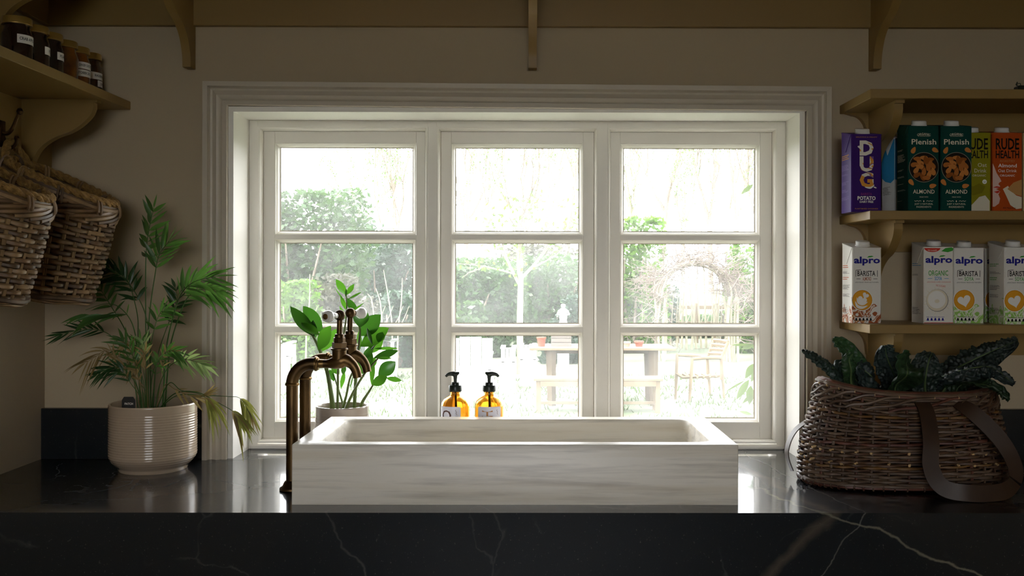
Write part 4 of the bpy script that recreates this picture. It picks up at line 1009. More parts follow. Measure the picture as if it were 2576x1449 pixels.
def purple_art(p, w, h):
    p.text('DELICIOUS & CREAMY', 0, .955 * h, .0024, gold, w=.70 * w)
    for k, ch in enumerate('DUG'): p.text(ch, .0, (.735 - .205 * k) * h, .033, dug_m, w=.46 * w, bold=.045)
    p.band([(-.30 * w, .84 * h), (-.22 * w, .83 * h), (-.14 * w, .79 * h)], lambda t: .0028 * math.sin(PI * t) + .0004, white, .0004)
    p.band([(-.06 * w, .32 * h), (.12 * w, .31 * h), (.24 * w, .34 * h)], lambda t: .0018 * math.sin(PI * t) + .0004, white, .0004)
    p.ell(.28 * w, .315 * h, .055 * w, .008 * h, white, rot=-.4); p.ell(.24 * w, .342 * h, .015 * w, .010 * h, white, rot=-.4)
    p.text('BARISTA', 0, .215 * h, .0060, magenta, w=.36 * w)
    p.text('POTATO', 0, .155 * h, .0085, white, w=.60 * w, bold=.04); p.text('DAIRY FREE', 0, .118 * h, .0048, white, w=.45 * w, bold=.02)
    p.text('PLANT-BASED GOODNESS', 0, .035 * h, .0026, gold, w=.76 * w)
def rude(kind):
    def f(p, w, h):
        p.text('RUDE', 0, .795 * h, .0265, black, w=.78 * w, bold=.02); p.text('HEALTH', 0, .685 * h, .0185, black, w=.78 * w, bold=.02)
        if kind == 'almond':
            p.text('ROASTED', 0, .635 * h, .0052, tan, w=.48 * w); p.text('Almond', 0, .570 * h, .0088, white, w=.62 * w, bold=.01); p.text('Oat Drink', 0, .510 * h, .0072, white, w=.62 * w)
            p.text('ORGANIC', 0, .455 * h, .0050, white, w=.50 * w)
            face = [(-.49, .62), (-.42, .56), (-.36, .50), (-.24, .43), (-.20, .395), (-.27, .38), (-.30, .36), (-.24, .335), (-.27, .315), (-.38, .30), (-.30, .285), (-.24, .265), (-.30, .235), (-.24, .18), (-.28, .12), (-.42, .08), (-.49, .08)]
            p.poly([(a * w, b_ * h) for a, b_ in face], pink)
            p.poly([(-.49 * w, .318 * h), (-.36 * w, .335 * h), (-.25 * w, .328 * h), (-.28 * w, .312 * h)], red, .0002); p.poly([(-.45 * w, .265 * h), (-.30 * w, .28 * h), (-.245 * w, .262 * h), (-.34 * w, .245 * h)], red, .0002)
            p.poly([(-.15 * w, .30 * h), (.02 * w, .34 * h), (.10 * w, .29 * h), (.2 * w, .25 * h), (.3 * w, .22 * h), (.48 * w, .20 * h), (.48 * w, .06 * h), (.3 * w, .05 * h), (.1 * w, .10 * h), (-.02 * w, .2 * h)], cream, .0001)
            p.poly([(.0, .30 * h), (.2 * w, .38 * h), (.48 * w, .42 * h), (.48 * w, .21 * h), (.3 * w, .23 * h), (.15 * w, .26 * h)], tan, .0002)
            p.text('All Natural', .06 * w, .055 * h, .0040, black, w=.42 * w); p.text('No Added Sugar', .06 * w, .015 * h, .0040, black, w=.58 * w)
        else:
            p.text('Oat', .20 * w, .575 * h, .0095, cream, w=.30 * w); p.text('Drink', .14 * w, .505 * h, .0095, cream, w=.40 * w); p.text('ORGANIC', .10 * w, .455 * h, .0050, cream, w=.45 * w)
            p.ell(.28 * w, .39 * h, .075 * w, .075 * w, white); p.text('GLUTEN', .28 * w, .388 * h, .0018, black, w=.09 * w); p.text('FREE', .28 * w, .376 * h, .0018, black, w=.06 * w)
            p.poly([(-.3 * w, .36 * h), (-.1 * w, .33 * h), (.1 * w, .37 * h), (.3 * w, .33 * h), (.2 * w, .25 * h), (-.1 * w, .22 * h), (-.35 * w, .26 * h)], C('7c7414'), .0001)
            p.poly([(-.3 * w, .05 * h), (-.1 * w, .12 * h), (.1 * w, .2 * h), (.3 * w, .22 * h), (.45 * w, .15 * h), (.45 * w, .02 * h), (-.3 * w, .02 * h)], cream, .0001)
    return f
def blue_art(p, w, h):
    p.poly([(-.49 * w, .45 * h), (-.2 * w, .42 * h), (.2 * w, .40 * h), (.49 * w, .44 * h), (.49 * w, .99 * h), (-.49 * w, .99 * h)], blue)
    p.text('alpro', .0, .70 * h, .0118, white, w=.85 * w, bold=.035)
    for k in range(7): p.ell((-.35 + .11 * k) * w, (.36 - .02 * (k % 3)) * h, .05 * w, .018 * h, (green, brown)[k % 2], rot=.6 * (k % 4))
    p.poly([(-.35 * w, .04 * h), (-.15 * w, .04 * h), (-.15 * w, .18 * h), (-.35 * w, .18 * h)], blue)
def blue_side(s, w, h):
    s.poly([(-.49 * w, .50 * h), (-.2 * w, .44 * h), (.2 * w, .41 * h), (.49 * w, .45 * h), (.49 * w, .98 * h), (-.49 * w, .98 * h)], blue)
    side_lines(dark, dark, [(.36, 10, 0)], 5)(s, w, h)
alm_b = swirl_mat('swirl_brown', 'dedbd4', '9b4c1c', 'c58b52', 26, .03, .085)
soy_b = swirl_mat('swirl_green', 'dedbd4', '8fbf5a', 'b9d894', 26, .03, .085)
org_b = C('e0dcd3')
T2, T1 = 1.5355, 1.263
carton(2180, 2.325, T2, .0745, .190, .072, 0.02, C('3a1d68', .28), purple_art, 'purple potato milk carton with large white and orange letters', side=side_lines(gold, C('77699c'), [(.74, 3, 1), (.62, 7, 0), (.5, 2, 0), (.4, 4, 0), (.3, 4, 0), (.2, 4, 0)], 2), flapm=C('3a1d68', .28))
carton(2284, 2.385, T2, .0740, .190, .070, 0.10, C('cfd2d6'), blue_art, 'blue and white milk carton half hidden behind the shelf bracket', side=blue_side)
carton(2324.5, 2.285, T2, .0745, .2035, .070, 0.02, C('0b3b34', .28), green_art, 'dark green almond milk carton beside the shelf bracket', side=side_lines(lime, cream, [(.74, 2, 0), (.68, 9, 0), (.5, 2, 0), (.42, 2, 0), (.33, 1, 0), (.26, 2, 0), (.13, 1, 0)], 3))
carton(2407.5, 2.285, T2, .0750, .2035, .070, 0.0, C('0b3b34', .28), green_art, 'dark green almond milk carton between its twin and the olive carton')
carton(2356.5, 2.405, T2, .0740, .2035, .070, 0.0, C('0b3b34', .28), green_art, 'dark green almond milk carton standing behind its two twins')
carton(2457.5, 2.358, T2, .0745, .199, .070, 0.0, C('8b861a', .3), rude('oat'), 'olive green oat drink carton')
carton(2536.3, 2.358, T2, .0745, .199, .072, 0.0, C('b24a1a', .3), rude('almond'), 'orange almond and oat drink carton')
carton(2615.2, 2.358, T2, .0745, .199, .072, 0.0, C('c9b88a', .3), rude('oat'), 'pale carton cut by the shelf end beside the orange carton')
carton(2181, 2.345, T1, .0725, .186, .072, 0.03, alm_b, barista('ALMOND', brown, True), 'white barista milk carton with brown swirls standing alone', side=side_lines(orange, dark, [(.76, 2, 1), (.68, 3, 0), (.6, 2, 1), (.5, 6, 0), (.38, 4, 0), (.2, 8, 0)], 7))
carton(2362.5, 2.345, T1, .0745, .188, .072, 0.03, org_b, organic_art, 'white milk carton with a red corner and a milk glass picture', side=side_lines(blue, dark, [(.78, 2, 1), (.64, 2, 0), (.2, 9, 0)], 8))
carton(2440, 2.35, T1, .0750, .186, .072, 0.0, soy_b, barista('SOYA', green, False), 'white milk carton with green swirls beside the red-cornered carton', side=side_lines(green, dark, [(.78, 2, 1), (.5, 9, 0)], 9))
carton(2519, 2.40, T1, .0750, .186, .072, 0.0, soy_b, barista('SOYA', green, False), 'white milk carton with green swirls tucked behind the two others')
carton(2565, 2.305, T1, .0750, .186, .072, 0.06, soy_b, barista('SOYA', green, False), 'white milk carton with green swirls standing at the shelf front', side=side_lines(green, dark, [(.78, 2, 1), (.68, 3, 0), (.6, 2, 1), (.5, 6, 0), (.38, 4, 0), (.2, 8, 0)], 10))
# small black adaptor with a coiled wire on the top shelf
zt = 1.826; yb = 2.30
g = thing('cable_adaptor', 'small black adaptor with a curled wire on the highest shelf', 'adaptor', (PX(2568, yb), yb, zt))
b = MB(); x = PX(2566, yb); b.box(x - .008, x + .011, yb - .012, yb + .012, zt, zt + .0125, .002); b.build('block', pump_m, g)
b = MB(); b.prism([(x - .024, zt), (x - .006, zt), (x - .006, zt + .005)], yb - .006, yb + .006, 'Y'); b.build('wedge_plug', pump_m, g)
b = MB(); w_ = spline([(x - .002, yb, zt + .012), (x - .006, yb, zt + .017), (x + .002, yb, zt + .019), (x + .004, yb, zt + .014), (x + .010, yb, zt + .012), (x + .03, yb, zt + .004)], 8); b.tube(w_, .0009, 6); b.build('wire', pump_m, g)
b = MB(); b.tube(spline([(x - .003, yb, zt + .012), (x - .008, yb, zt + .016), (x - .005, yb, zt + .0205)], 6), .0009, 6); b.lathe([(0, -.002), (.0018, 0), (0, .002)], (x - .005, yb, zt + .0215), 8); b.build('wire_end', pump_m, g)
# ------------------------------------------------------------------ willow basket
wil = [mat('willow_brown', '5c4330', 0.42, vary=(25, 0.9, '3c2a1d')), mat('willow_red', '6a4033', 0.42, vary=(25, 0.9, '47291f')), mat('willow_grey', '6d5947', 0.42, vary=(25, 0.9, '4b3a2c')), mat('willow_gold', '7d5c30', 0.42, vary=(25, 0.9, '5c4122'))]
cut_m = mat('willow_cut_end', 'c9a878', 0.7)
leather_m = mat('brown_leather', '3a281a', 0.5, vary=(20, 0.7, '2c1c14'), bump=(200, 0.02))
def willow_basket():
    rnd = random.Random(21)
    cx, cyy = 0.868, 2.222
    root = thing('willow_basket', 'dark brown willow shoulder basket with leather strap, filled with kale', 'basket', (cx, cyy, CT))
    def S(th, v, off=0.0):
        c, s = math.cos(th), math.sin(th)
        a = 0.243 - 0.050 * v ** 1.25 - 0.012 * (1 - v) ** 6 + off; bb = 0.128 - 0.050 * v ** 1.1 - 0.01 * (1 - v) ** 6 + off
        e = 0.80
        x = a * math.copysign(abs(c) ** e, c); y = bb * math.copysign(abs(s) ** e, s)
        top = 0.222 + 0.018 * max(0, -c) ** 2 + 0.006 * max(0, c) ** 2 - 0.014 * abs(s) * (0.6 + 0.4 * c)
        return Vector((cx + 0.004 * v + x, cyy + y, CT + 0.010 + (top - 0.010) * v))
    def th_of(u): return 2 * PI * u
    N = 38; per = 6
    for k in range(N):
        th = th_of(k / N); b = MB(); b.tube([S(th, t / 10, -.001) for t in range(11)], 0.0034, 6); b.build('stake', wil[k % 3], root)
    rows = 32
    for r in range(rows):
        v = 0.035 + 0.955 * (r / (rows - 1)); b = MB(); pts = []; n = N * per
        for i in range(n):
            u = i / n; th = th_of(u)
            w = math.cos(PI * i / per + PI * (r % 2)); w = math.copysign(abs(w) ** 0.7, w)
            sl = 0.075 * math.cos(th) * math.sin(PI * v) ** 1.3 * (1 - v * .6) + 0.005 * math.sin(7 * th + r * 1.7)
            pts.append(S(th, min(1, max(0, v + sl)), 0.0050 * w + 0.001))
        rad = 0.0034 + 0.0006 * rnd.random()
        b.tube(pts, [rad * (1 + .12 * math.sin(i * .13 + r)) for i in range(n)], 6, closed=True)
        b.build('weaver', wil[rnd.choice((0, 0, 0, 0, 1, 1, 2, 2, 2, 3))], root)
    for k in range(24):    # slanting rods of the upper band
        u0 = k / 24; b = MB(); pts = [S(th_of(u0 + 0.10 * t / 10), 0.80 + 0.17 * t / 10 + .01 * math.sin(t), 0.0075 + .002 * math.sin(PI * t / 10)) for t in range(11)]
        b.tube(pts, 0.0034, 6); b.build('slanting_rod', wil[rnd.choice((0, 1, 2))], root)
        e = pts[-1]; d = (pts[-1] - pts[-2]).normalized(); b = MB(); b.tube([e - d * .001, e + d * .0012], 0.0033, 8); b.build('cut_end', cut_m, root)
    for r, (v, o, rad) in enumerate(((1.0, .002, .0045), (0.985, .006, .0042), (1.005, -.004, .0042), (0.0, 0.003, .0052), (0.02, .006, .004))):
        b = MB(); b.tube([S(th_of(i / 150), v, o + .0015 * math.sin(i * .9 + r)) for i in range(150)], rad, 6, closed=True); b.build('border_rod', wil[(r + 1) % 3], root)
    for k in range(64):   # wrapped foot
        th = th_of(k / 64); b = MB(); q = S(th, 0.0, 0.003); nrm = (S(th, 0, .02) - S(th, 0, 0)).normalized()
        b.tube([q + (nrm * math.cos(a) + Vector((0, 0, 1)) * math.sin(a)) * .0065 for a in [2 * PI * t / 8 for t in range(8)]], .0022, 5, closed=True); b.build('foot_wrap', wil[k % 3], root)
    for v, off in ((0.36, .006), (0.24, .006)):   # pale cut ends in rows
        for k in range(N):
            th = th_of((k + .0) / N)
            if math.sin(th) > 0.2 or rnd.random() < .12: continue
            q = S(th, v + .012 * math.sin(3 * th), off); nrm = (S(th, v, .02) - S(th, v, 0)).normalized() + Vector((-.35, 0, -.25))
            b = MB(); b.tube([q - nrm * .006, q + nrm * .0022], .0031, 8); b.build('cut_end', cut_m, root)
    b = MB(); b.add([tuple(S(th_of(i / 60), 0.02, -.004)) for i in range(60)], [tuple(range(60))]); b.build('bottom', wil[0], root)
    # leather strap: hangs from the front, lies on the counter and comes back up
    def strap(pts, name, wd=.0165, th=.0022):
        c = spline([p[0] for p in pts], 8); sd = spline([p[1] for p in pts], 8); b = MB(); n = len(c); vs = []
        for i in range(n):
            t = (c[min(i + 1, n - 1)] - c[max(i - 1, 0)]).normalized(); s = sd[i] - t * sd[i].dot(t); s.normalize(); nn = t.cross(s)
            for a, d in ((-1, -1), (1, -1), (1, 1), (-1, 1)): vs.append(c[i] + s * a * wd + nn * d * th / 2)
        b.add(vs, [(i * 4 + k, i * 4 + (k + 1) % 4, i * 4 + 4 + (k + 1) % 4, i * 4 + 4 + k) for i in range(n - 1) for k in range(4)] + [(0, 1, 2, 3), ((n - 1) * 4 + 3, (n - 1) * 4 + 2, (n - 1) * 4 + 1, (n - 1) * 4)])
        b.build(name, leather_m, root, smooth=40)
    X = Vector((1, 0, 0)); up = Vector((0, .25, 1)); 
    strap([(P(2322, 1012, 2.13), X), (P(2335, 1040, 2.105), X), (P(2345, 1110, 2.07), X), (P(2345, 1175, 2.055), X + Vector((0, 0, .3))), (P(2375, 1225, 2.035), Vector((.6, -.1, .8))), (P(2440, 1240, 2.02), up), (P(2520, 1237, 2.03), up), (P(2553, 1215, 2.05), Vector((.4, .4, .8))), (P(2556, 1170, 2.065), Vector((.9, .2, .3))), (P(2520, 1105, 2.085), X + Vector((0, 0, .45))), (P(2455, 1040, 2.11), X + Vector((0, 0, .5))), (P(2410, 1012, 2.135), X)], 'leather_strap', wd=.0175)
    strap([(Vector((cx - .17, cyy + .06, CT + .15)), Vector((0, 1, 0))), (Vector((cx - .235, cyy + .045, CT + .115)), Vector((0, 1, 0))), (Vector((cx - .262, cyy + .03, CT + .065)), Vector((0, 1, 0))), (Vector((cx - .252, cyy + .02, CT + .02)), Vector((0, 1, 0)))], 'leather_strap', wd=.015)
    return S
WS = willow_basket()

# ------------------------------------------------------------------ kale
kale_ms = []
for nm, c1, c2 in (('kale_dark', '1d2b24', '17231d'), ('kale_green', '20371d', '1c3322'), ('kale_blue', '22302d', '1b2926')):
    kale_ms.append(leaf_mat(nm, c1, trans=0.10, rough=0.46))
rib_m = leaf_mat('kale_rib', '566a40', trans=0.1, rough=0.5)
def kale(pts, width, curl, up, mi, label, seed, bumps=1.0, flip=1.0):
    """blistered strap leaf along a curve; curl rolls the sides back"""
    pts = [p if i > 1 else Vector((p.x, max(p.y, 2.195), p.z)) for i, p in enumerate(pts)]
    off = Vector(KOFF.get(KN[0], (0, 0, 0))); KN[0] += 1     # layers the leaves in the basket one behind the other
    pts = [p + off for p in pts]
    c = spline(pts, 26); n = len(c); ns = 44
    root = thing('kale_leaf', label, 'kale', c[0], group='kale leaves in the willow basket')
    up = Vector(up); vs = []; rib = []
    acc = 0
    for i in range(n):
        u = i / (n - 1)
        if i: acc += (c[i] - c[i - 1]).length
        t = (c[min(i + 1, n - 1)] - c[max(i - 1, 0)]).normalized(); nn = (up - t * up.dot(t)).normalized(); sd = t.cross(nn)
        w = width * (min(1, .14 + u * 2.4)) * (1 - max(0, (u - .55) / .45) ** 2.2 * 0.86)
        cu = curl * (0.75 + .25 * math.sin(3 * u + seed))
        for k in range(ns + 1):
            s = 2 * k / ns - 1; a = s * cu; rr = w / max(cu, .05)
            wob = 0.05 * w * math.sin(u * 34 + seed + (3 if s > 0 else 0)) * abs(s) ** 3
            p = c[i] + sd * (rr * math.sin(a) + wob * .6) - nn * rr * (1 - math.cos(a)) * flip
            nl = (nn * math.cos(a) * flip + sd * math.sin(a)).normalized()
            q = Vector((s * width * .92, acc, seed * .31)) * 118
            d = noise.voronoi(q, distance_metric='DISTANCE', exponent=2.5)[0]
            bump = max(0, 1 - (d[0] * 1.3) ** 2) * .0082 * bumps * min(1, abs(s) * 5) * (1 if abs(s) < .97 else .3)
            ruf = .003 * math.sin(u * 55 + seed * 2 + s * 4) * abs(s) ** 4
            vs.append(p + nl * (bump + ruf))
        rib.append(c[i] + nn * .0012 * flip)
    m_ = ns + 1
    b = MB(); b.add(vs, [(i * m_ + k, i * m_ + k + 1, (i + 1) * m_ + k + 1, (i + 1) * m_ + k) for i in range(n - 1) for k in range(ns)])
    b.build('blade', kale_ms[mi], root, smooth=80)
    b = MB(); b.tube(rib, [.0032 * (1 - .8 * i / n) for i in range(n)], 7); b.build('midrib', rib_m, root)
KN = [0]
KOFF = {0: (0.0, 0.008, 0.0), 1: (0.0, 0.004, 0.0), 2: (0.03, 0.072, -0.02), 3: (-0.02, -0.02, 0.016), 4: (-0.03, 0.032, -0.01), 5: (0.0, 0.0, 0.0), 6: (-0.01, 0.036, 0.0), 7: (0.0, 0.0, 0.016), 8: (-0.01, -0.016, 0.0), 9: (-0.03, 0.032, 0.0), 10: (0.0, 0.0, 0.0), 11: (0.0, 0.0, 0.0), 12: (0.0, 0.012, -0.01), 13: (0.0, 0.028, 0.0), 14: (-0.01, 0.0, 0.0), 15: (0.0, -0.004, 0.0), 16: (0.0, 0.008, -0.01)}
K = P
kale([K(2150, 1010, 2.22), K(2130, 962, 2.21), K(2085, 915, 2.20), K(2050, 895, 2.19), K(2022, 886, 2.18)], .030, 1.1, (0.3, -.4, .9), 0, 'kale leaf pointing towards the window from the basket corner', 1)
kale([K(2190, 1010, 2.25), K(2178, 950, 2.25), K(2150, 905, 2.24), K(2122, 872, 2.23), K(2098, 853, 2.22)], .027, 1.2, (-.5, .9, -.3), 1, 'kale leaf with its plain underside showing, raised above the window-side leaf', 2, .5)
kale([K(2132, 1010, 2.195), K(2120, 960, 2.195), K(2112, 930, 2.18), K(2114, 908, 2.17), K(2128, 897, 2.175)], .027, 1.0, (-.2, -1, .2), 0, 'curled kale leaf folded over the basket edge by the casing', 3, .8)
kale([K(2172, 1015, 2.18), K(2162, 975, 2.18), K(2156, 945, 2.17), K(2152, 920, 2.165), K(2160, 905, 2.17)], .019, .9, (.3, -1, 0), 1, 'broad kale leaf with smooth grey-green face near the basket edge', 4, .25)
kale([K(2235, 1030, 2.19), K(2222, 985, 2.185), K(2200, 950, 2.17), K(2185, 932, 2.155), K(2168, 932, 2.15)], .022, 1.2, (0, -.9, .5), 0, 'short curled kale leaf in the dip of the basket rim', 5)
kale([K(2280, 1020, 2.22), K(2262, 970, 2.22), K(2245, 930, 2.21), K(2232, 895, 2.20), K(2226, 866, 2.19)], .034, .9, (0.1, -1, .15), 2, 'upright blistered kale leaf standing tallest beside the bracket', 6, 1.25)
kale([K(2255, 1025, 2.18), K(2240, 985, 2.16), K(2222, 955, 2.15), K(2200, 935, 2.15), K(2180, 925, 2.15)], .036, .9, (.3, -.8, .6), 2, 'heavily blistered kale leaf lying below the upright one', 7, 1.3)
kale([K(2290, 1040, 2.13), K(2288, 1000, 2.12), K(2284, 960, 2.12), K(2282, 930, 2.14), K(2290, 915, 2.17)], .036, 1.3, (0, 1, .1), 1, 'kale leaf showing a pale green forked rib at the basket front', 8, .4)
kale([K(2340, 1020, 2.20), K(2335, 975, 2.19), K(2335, 940, 2.18), K(2342, 905, 2.18), K(2350, 885, 2.19)], .036, .7, (-.2, -1, .1), 0, 'wide ragged kale leaf upright in the middle of the basket', 9, .5)
kale([K(2380, 1010, 2.24), K(2385, 965, 2.24), K(2390, 930, 2.24), K(2388, 900, 2.24)], .034, .8, (0.2, -1, .2), 0, 'ragged kale leaf behind the wide upright leaf', 10, .7)
kale([K(2330, 1010, 2.24), K(2390, 940, 2.25), K(2440, 910, 2.24), K(2500, 882, 2.22), K(2565, 856, 2.19)], .040, .8, (-.1, -.75, .8), 0, 'long kale leaf pointing up and away from the window', 11, 1.2)
kale([K(2340, 1010, 2.17), K(2385, 960, 2.15), K(2440, 928, 2.13), K(2500, 925, 2.12), K(2552, 966, 2.11)], .028, 1.3, (-.1, -.6, 1), 2, 'shiny blistered kale leaf arching over the basket rim', 12, 1.2)
kale([K(2390, 1000, 2.16), K(2430, 965, 2.13), K(2480, 955, 2.10), K(2520, 972, 2.09), K(2550, 995, 2.08)], .026, .9, (0.1, .4, -1), 1, 'kale leaf drooping over the basket end with its pale rib showing', 13, .6)
for k, (px, py, d) in enumerate(((2200, 1000, 2.25), (2310, 995, 2.25), (2250, 990, 2.28), (2420, 1000, 2.22))):
    kale([K(px, 1050, d), K(px + 6, 1010, d), K(px - 8, py - 30, d), K(px + (20 if k % 2 else -20), py - 52, d - .01)], .034 if k else .022, .9, (.2 * (k - 1), -1, .3), k % 2, ['dark kale leaf low in the basket behind the blistered leaves', 'dark kale leaf filling the gap behind the pale-ribbed leaf', 'dark kale leaf at the back of the basket under the bracket', 'dark kale leaf low under the long outstretched leaf'][k], 20 + k, .9)
# ------------------------------------------------------------------ garden
GZ = -0.32
lawn_m = mat('lawn', (0.052, 0.074, 0.034), 0.9, vary=(1.1, 0.9, (0.095, 0.105, 0.075)))
b = MB(); b.box(-70, 70, -40, 110, GZ - 0.3, GZ); lo = b.build('lawn', lawn_m, smooth=0); tag(lo, kind='structure')
rg = random.Random(5)
blade_m = leaf_mat('grass_blade', (0.05, 0.09, 0.028), (0.08, 0.13, 0.04), 0.4, 0.6)
b = MB()
for k in range(260):
    D = rg.uniform(8.5, 16.2); x = PX(rg.uniform(640, 2000), D)
    for j in range(16):
        a = rg.uniform(0, 2 * PI); bx = x + rg.gauss(0, .22); by = D + rg.gauss(0, .22); hgt = rg.uniform(.03, .09)
        d = Vector((math.cos(a), math.sin(a), 0)) * .012; lean = Vector((rg.uniform(-.05, .05), rg.uniform(-.05, .05), hgt))
        p = Vector((bx, by, GZ - .005)); b.add([p - d, p + d, p + lean], [(0, 1, 2)])
g = b.build('grass_tufts', blade_m, smooth=0); tag(g, 'tufts of longer green grass on the lawn', 'grass', kind='stuff')

def shrub(px, D, rx, top_y, label, m, n=2600, leaf=.11, ry=None, seed=0, base_y=None, trunk=True):
    rn = random.Random(seed + int(px)); x = PX(px, D); zt = PZ(top_y, D); H = zt - GZ; ry = ry or rx * .7
    root = thing('garden_shrub', label, 'shrub', (x, D, GZ), group='evergreen shrubs at the lawn edge')
    b = MB()
    lobes = [(rn.uniform(-.75, .75) * rx, rn.uniform(-.6, .6) * ry, rn.uniform(.12, .80) * H, rn.uniform(.32, .52)) for _ in range(9)] + [(0, 0, H * .70, .46), (0, 0, H * .3, .6), (-rx * .5, 0, H * .25, .5), (rx * .5, 0, H * .25, .5)]
    for _ in range(int(n * 2.4)):
        lx, ly, lz, lr = rn.choice(lobes)
        v = Vector((rn.gauss(0, 1), rn.gauss(0, 1), rn.gauss(0, 1))).normalized(); q = rn.uniform(.35, 1.02) ** .6
        p = Vector((x + lx + v.x * rx * lr * q, D + ly + v.y * ry * lr * q, GZ + lz + v.z * H * .36 * lr / .45 * q))
        if p.z < GZ + .02: p.z = GZ + rn.uniform(.02, .3)
        if p.z > zt: p.z = zt - rn.uniform(0, .15)
        t = Vector((rn.gauss(0, 1), rn.gauss(0, 1), rn.gauss(0, .7))).normalized(); s = t.orthogonal().normalized(); s = Matrix.Rotation(rn.uniform(0, 2 * PI), 3, t) @ s
        L = leaf * 1.35 * rn.uniform(.6, 1.3)
        b.add([p - t * L * .5, p + s * L * .28, p + t * L * .5, p - s * L * .28], [(0, 1, 2, 3)])
    f = b.build('foliage', m, root, smooth=0)
    b = MB()
    for k in range(5):
        a = 2 * PI * k / 5; b.tube([(x + .06 * math.cos(a), D + .06 * math.sin(a), GZ - .02), (x + rx * .3 * math.cos(a), D + ry * .3 * math.sin(a), GZ + H * .35), (x + rx * .5 * math.cos(a + .4), D + ry * .5 * math.sin(a + .4), GZ + H * .7)], [.05, .035, .015], 5)
    b.build('stems', bark_m, root)
bark_m = mat('pale_bark', '857a6c', 0.9, vary=(8, 0.8, '6b6155'))
bark2_m = mat('lichen_bark', '928e78', 0.9, vary=(8, 0.8, '767260'))
ev_m = leaf_mat('evergreen_leaf', (0.018, 0.05, 0.028), (0.05, 0.11, 0.045), 0.3, 0.45)
ev2_m = leaf_mat('laurel_leaf', (0.034, 0.08, 0.024), (0.085, 0.17, 0.04), 0.3, 0.4)
lim_m = leaf_mat('spring_leaf', (0.06, 0.14, 0.012), (0.14, 0.29, 0.03), 0.4, 0.5)
olv_m = leaf_mat('olive_leaf', (0.062, 0.064, 0.042), (0.12, 0.13, 0.08), 0.3, 0.5)
shrub(770, 20.9, 1.35, 478, 'tall rounded evergreen shrub by the left casement', ev2_m, 4200, .12)
shrub(880, 27.0, 1.4, 560, 'evergreen shrub sloping away beside the tall rounded one', ev_m, 3000, .12)
shrub(985, 23.3, 1.4, 602, 'dark evergreen shrub behind the leafy houseplant', ev_m, 3600, .11)
shrub(745, 17.4, .68, 705, 'fresh lime green shrub in front of the tall evergreen', lim_m, 2200, .09)
shrub(860, 18.9, .85, 690, 'olive brown twiggy shrub between the lime and dark shrubs', olv_m, 2200, .09)
shrub(1000, 17.6, .65, 735, 'low dark shrub by the first mullion', ev_m, 2000, .1)
shrub(690, 24.6, 1.55, 585, 'wide evergreen shrub half behind the left window stile', ev_m, 3200, .12)
shrub(1190, 20.0, 1.05, 672, 'loose green shrub to one side of the bare garden tree', ev2_m, 3000, .1)
shrub(1290, 25.2, 1.3, 735, 'low evergreen shrub behind the bare garden tree', ev_m, 2600, .11)
shrub(1410, 22.6, 1.2, 640, 'green shrub behind the white statue', ev2_m, 3000, .1)
shrub(1445, 18.6, .7, 745, 'dark low shrub beside the white statue', ev_m, 2000, .1)
shrub(1590, 21.2, .72, 545, 'bright spring green shrub beside the woven arch', lim_m, 3000, .1)
shrub(1620, 22.9, .8, 700, 'dark green shrub at the foot of the spring green one', ev_m, 2400, .1)
shrub(1890, 22.9, .8, 700, 'pale loose shrub at the far side of the arch', olv_m, 1800, .1)
shrub(1780, 26.4, 1.6, 790, 'low evergreen bank seen through the woven arch', ev2_m, 2400, .12)

shrub(1235, 28.5, 2.1, 650, 'broad pale green shrub far behind the bare garden tree', ev2_m, 3600, .13)
shrub(1400, 32.5, 2.3, 615, 'broad tall shrub far behind the white statue', olv_m, 3000, .13)
shrub(1135, 16.2, .52, 760, 'low leafy green shrub by the first mullion beyond the white seats', ev2_m, 1800, .1)
shrub(1905, 20.9, .62, 600, 'pale spring green shrub behind the climber leaves', lim_m, 1800, .1)
shrub(470, 17.6, 1.0, 560, 'evergreen shrub beyond the left jamb of the window', ev_m, 2600, .12)
shrub(430, 30.0, 2.0, 620, 'wide green shrub far along the lawn edge behind the palm wall', ev2_m, 2600, .12)
shrub(2190, 24.5, 1.5, 640, 'green shrub beyond the right jamb of the window', ev2_m, 2400, .12)
def branch(b, rn, p, d, L, r, depth, spread=.5, up=.15, n=5):
    q = [p]; dd = d.copy()
    for k in range(3):
        dd = (dd + Vector((rn.gauss(0, .12), rn.gauss(0, .12), rn.gauss(0, .08) + up * .3))).normalized(); q.append(q[-1] + dd * L / 3)
    b.tube(q, [r, r * .85, r * .7, r * .55], n if depth > 1 else 4)
    if depth == 0: return
    for k in range(rn.choice((2, 3, 3))):
        i = rn.choice((1, 2, 3, 3)); nd = (dd + Vector((rn.gauss(0, spread), rn.gauss(0, spread), rn.gauss(0, spread * .6) + up))).normalized()
        branch(b, rn, q[i], nd, L * rn.uniform(.55, .8), r * .52, depth - 1, spread, up, n)
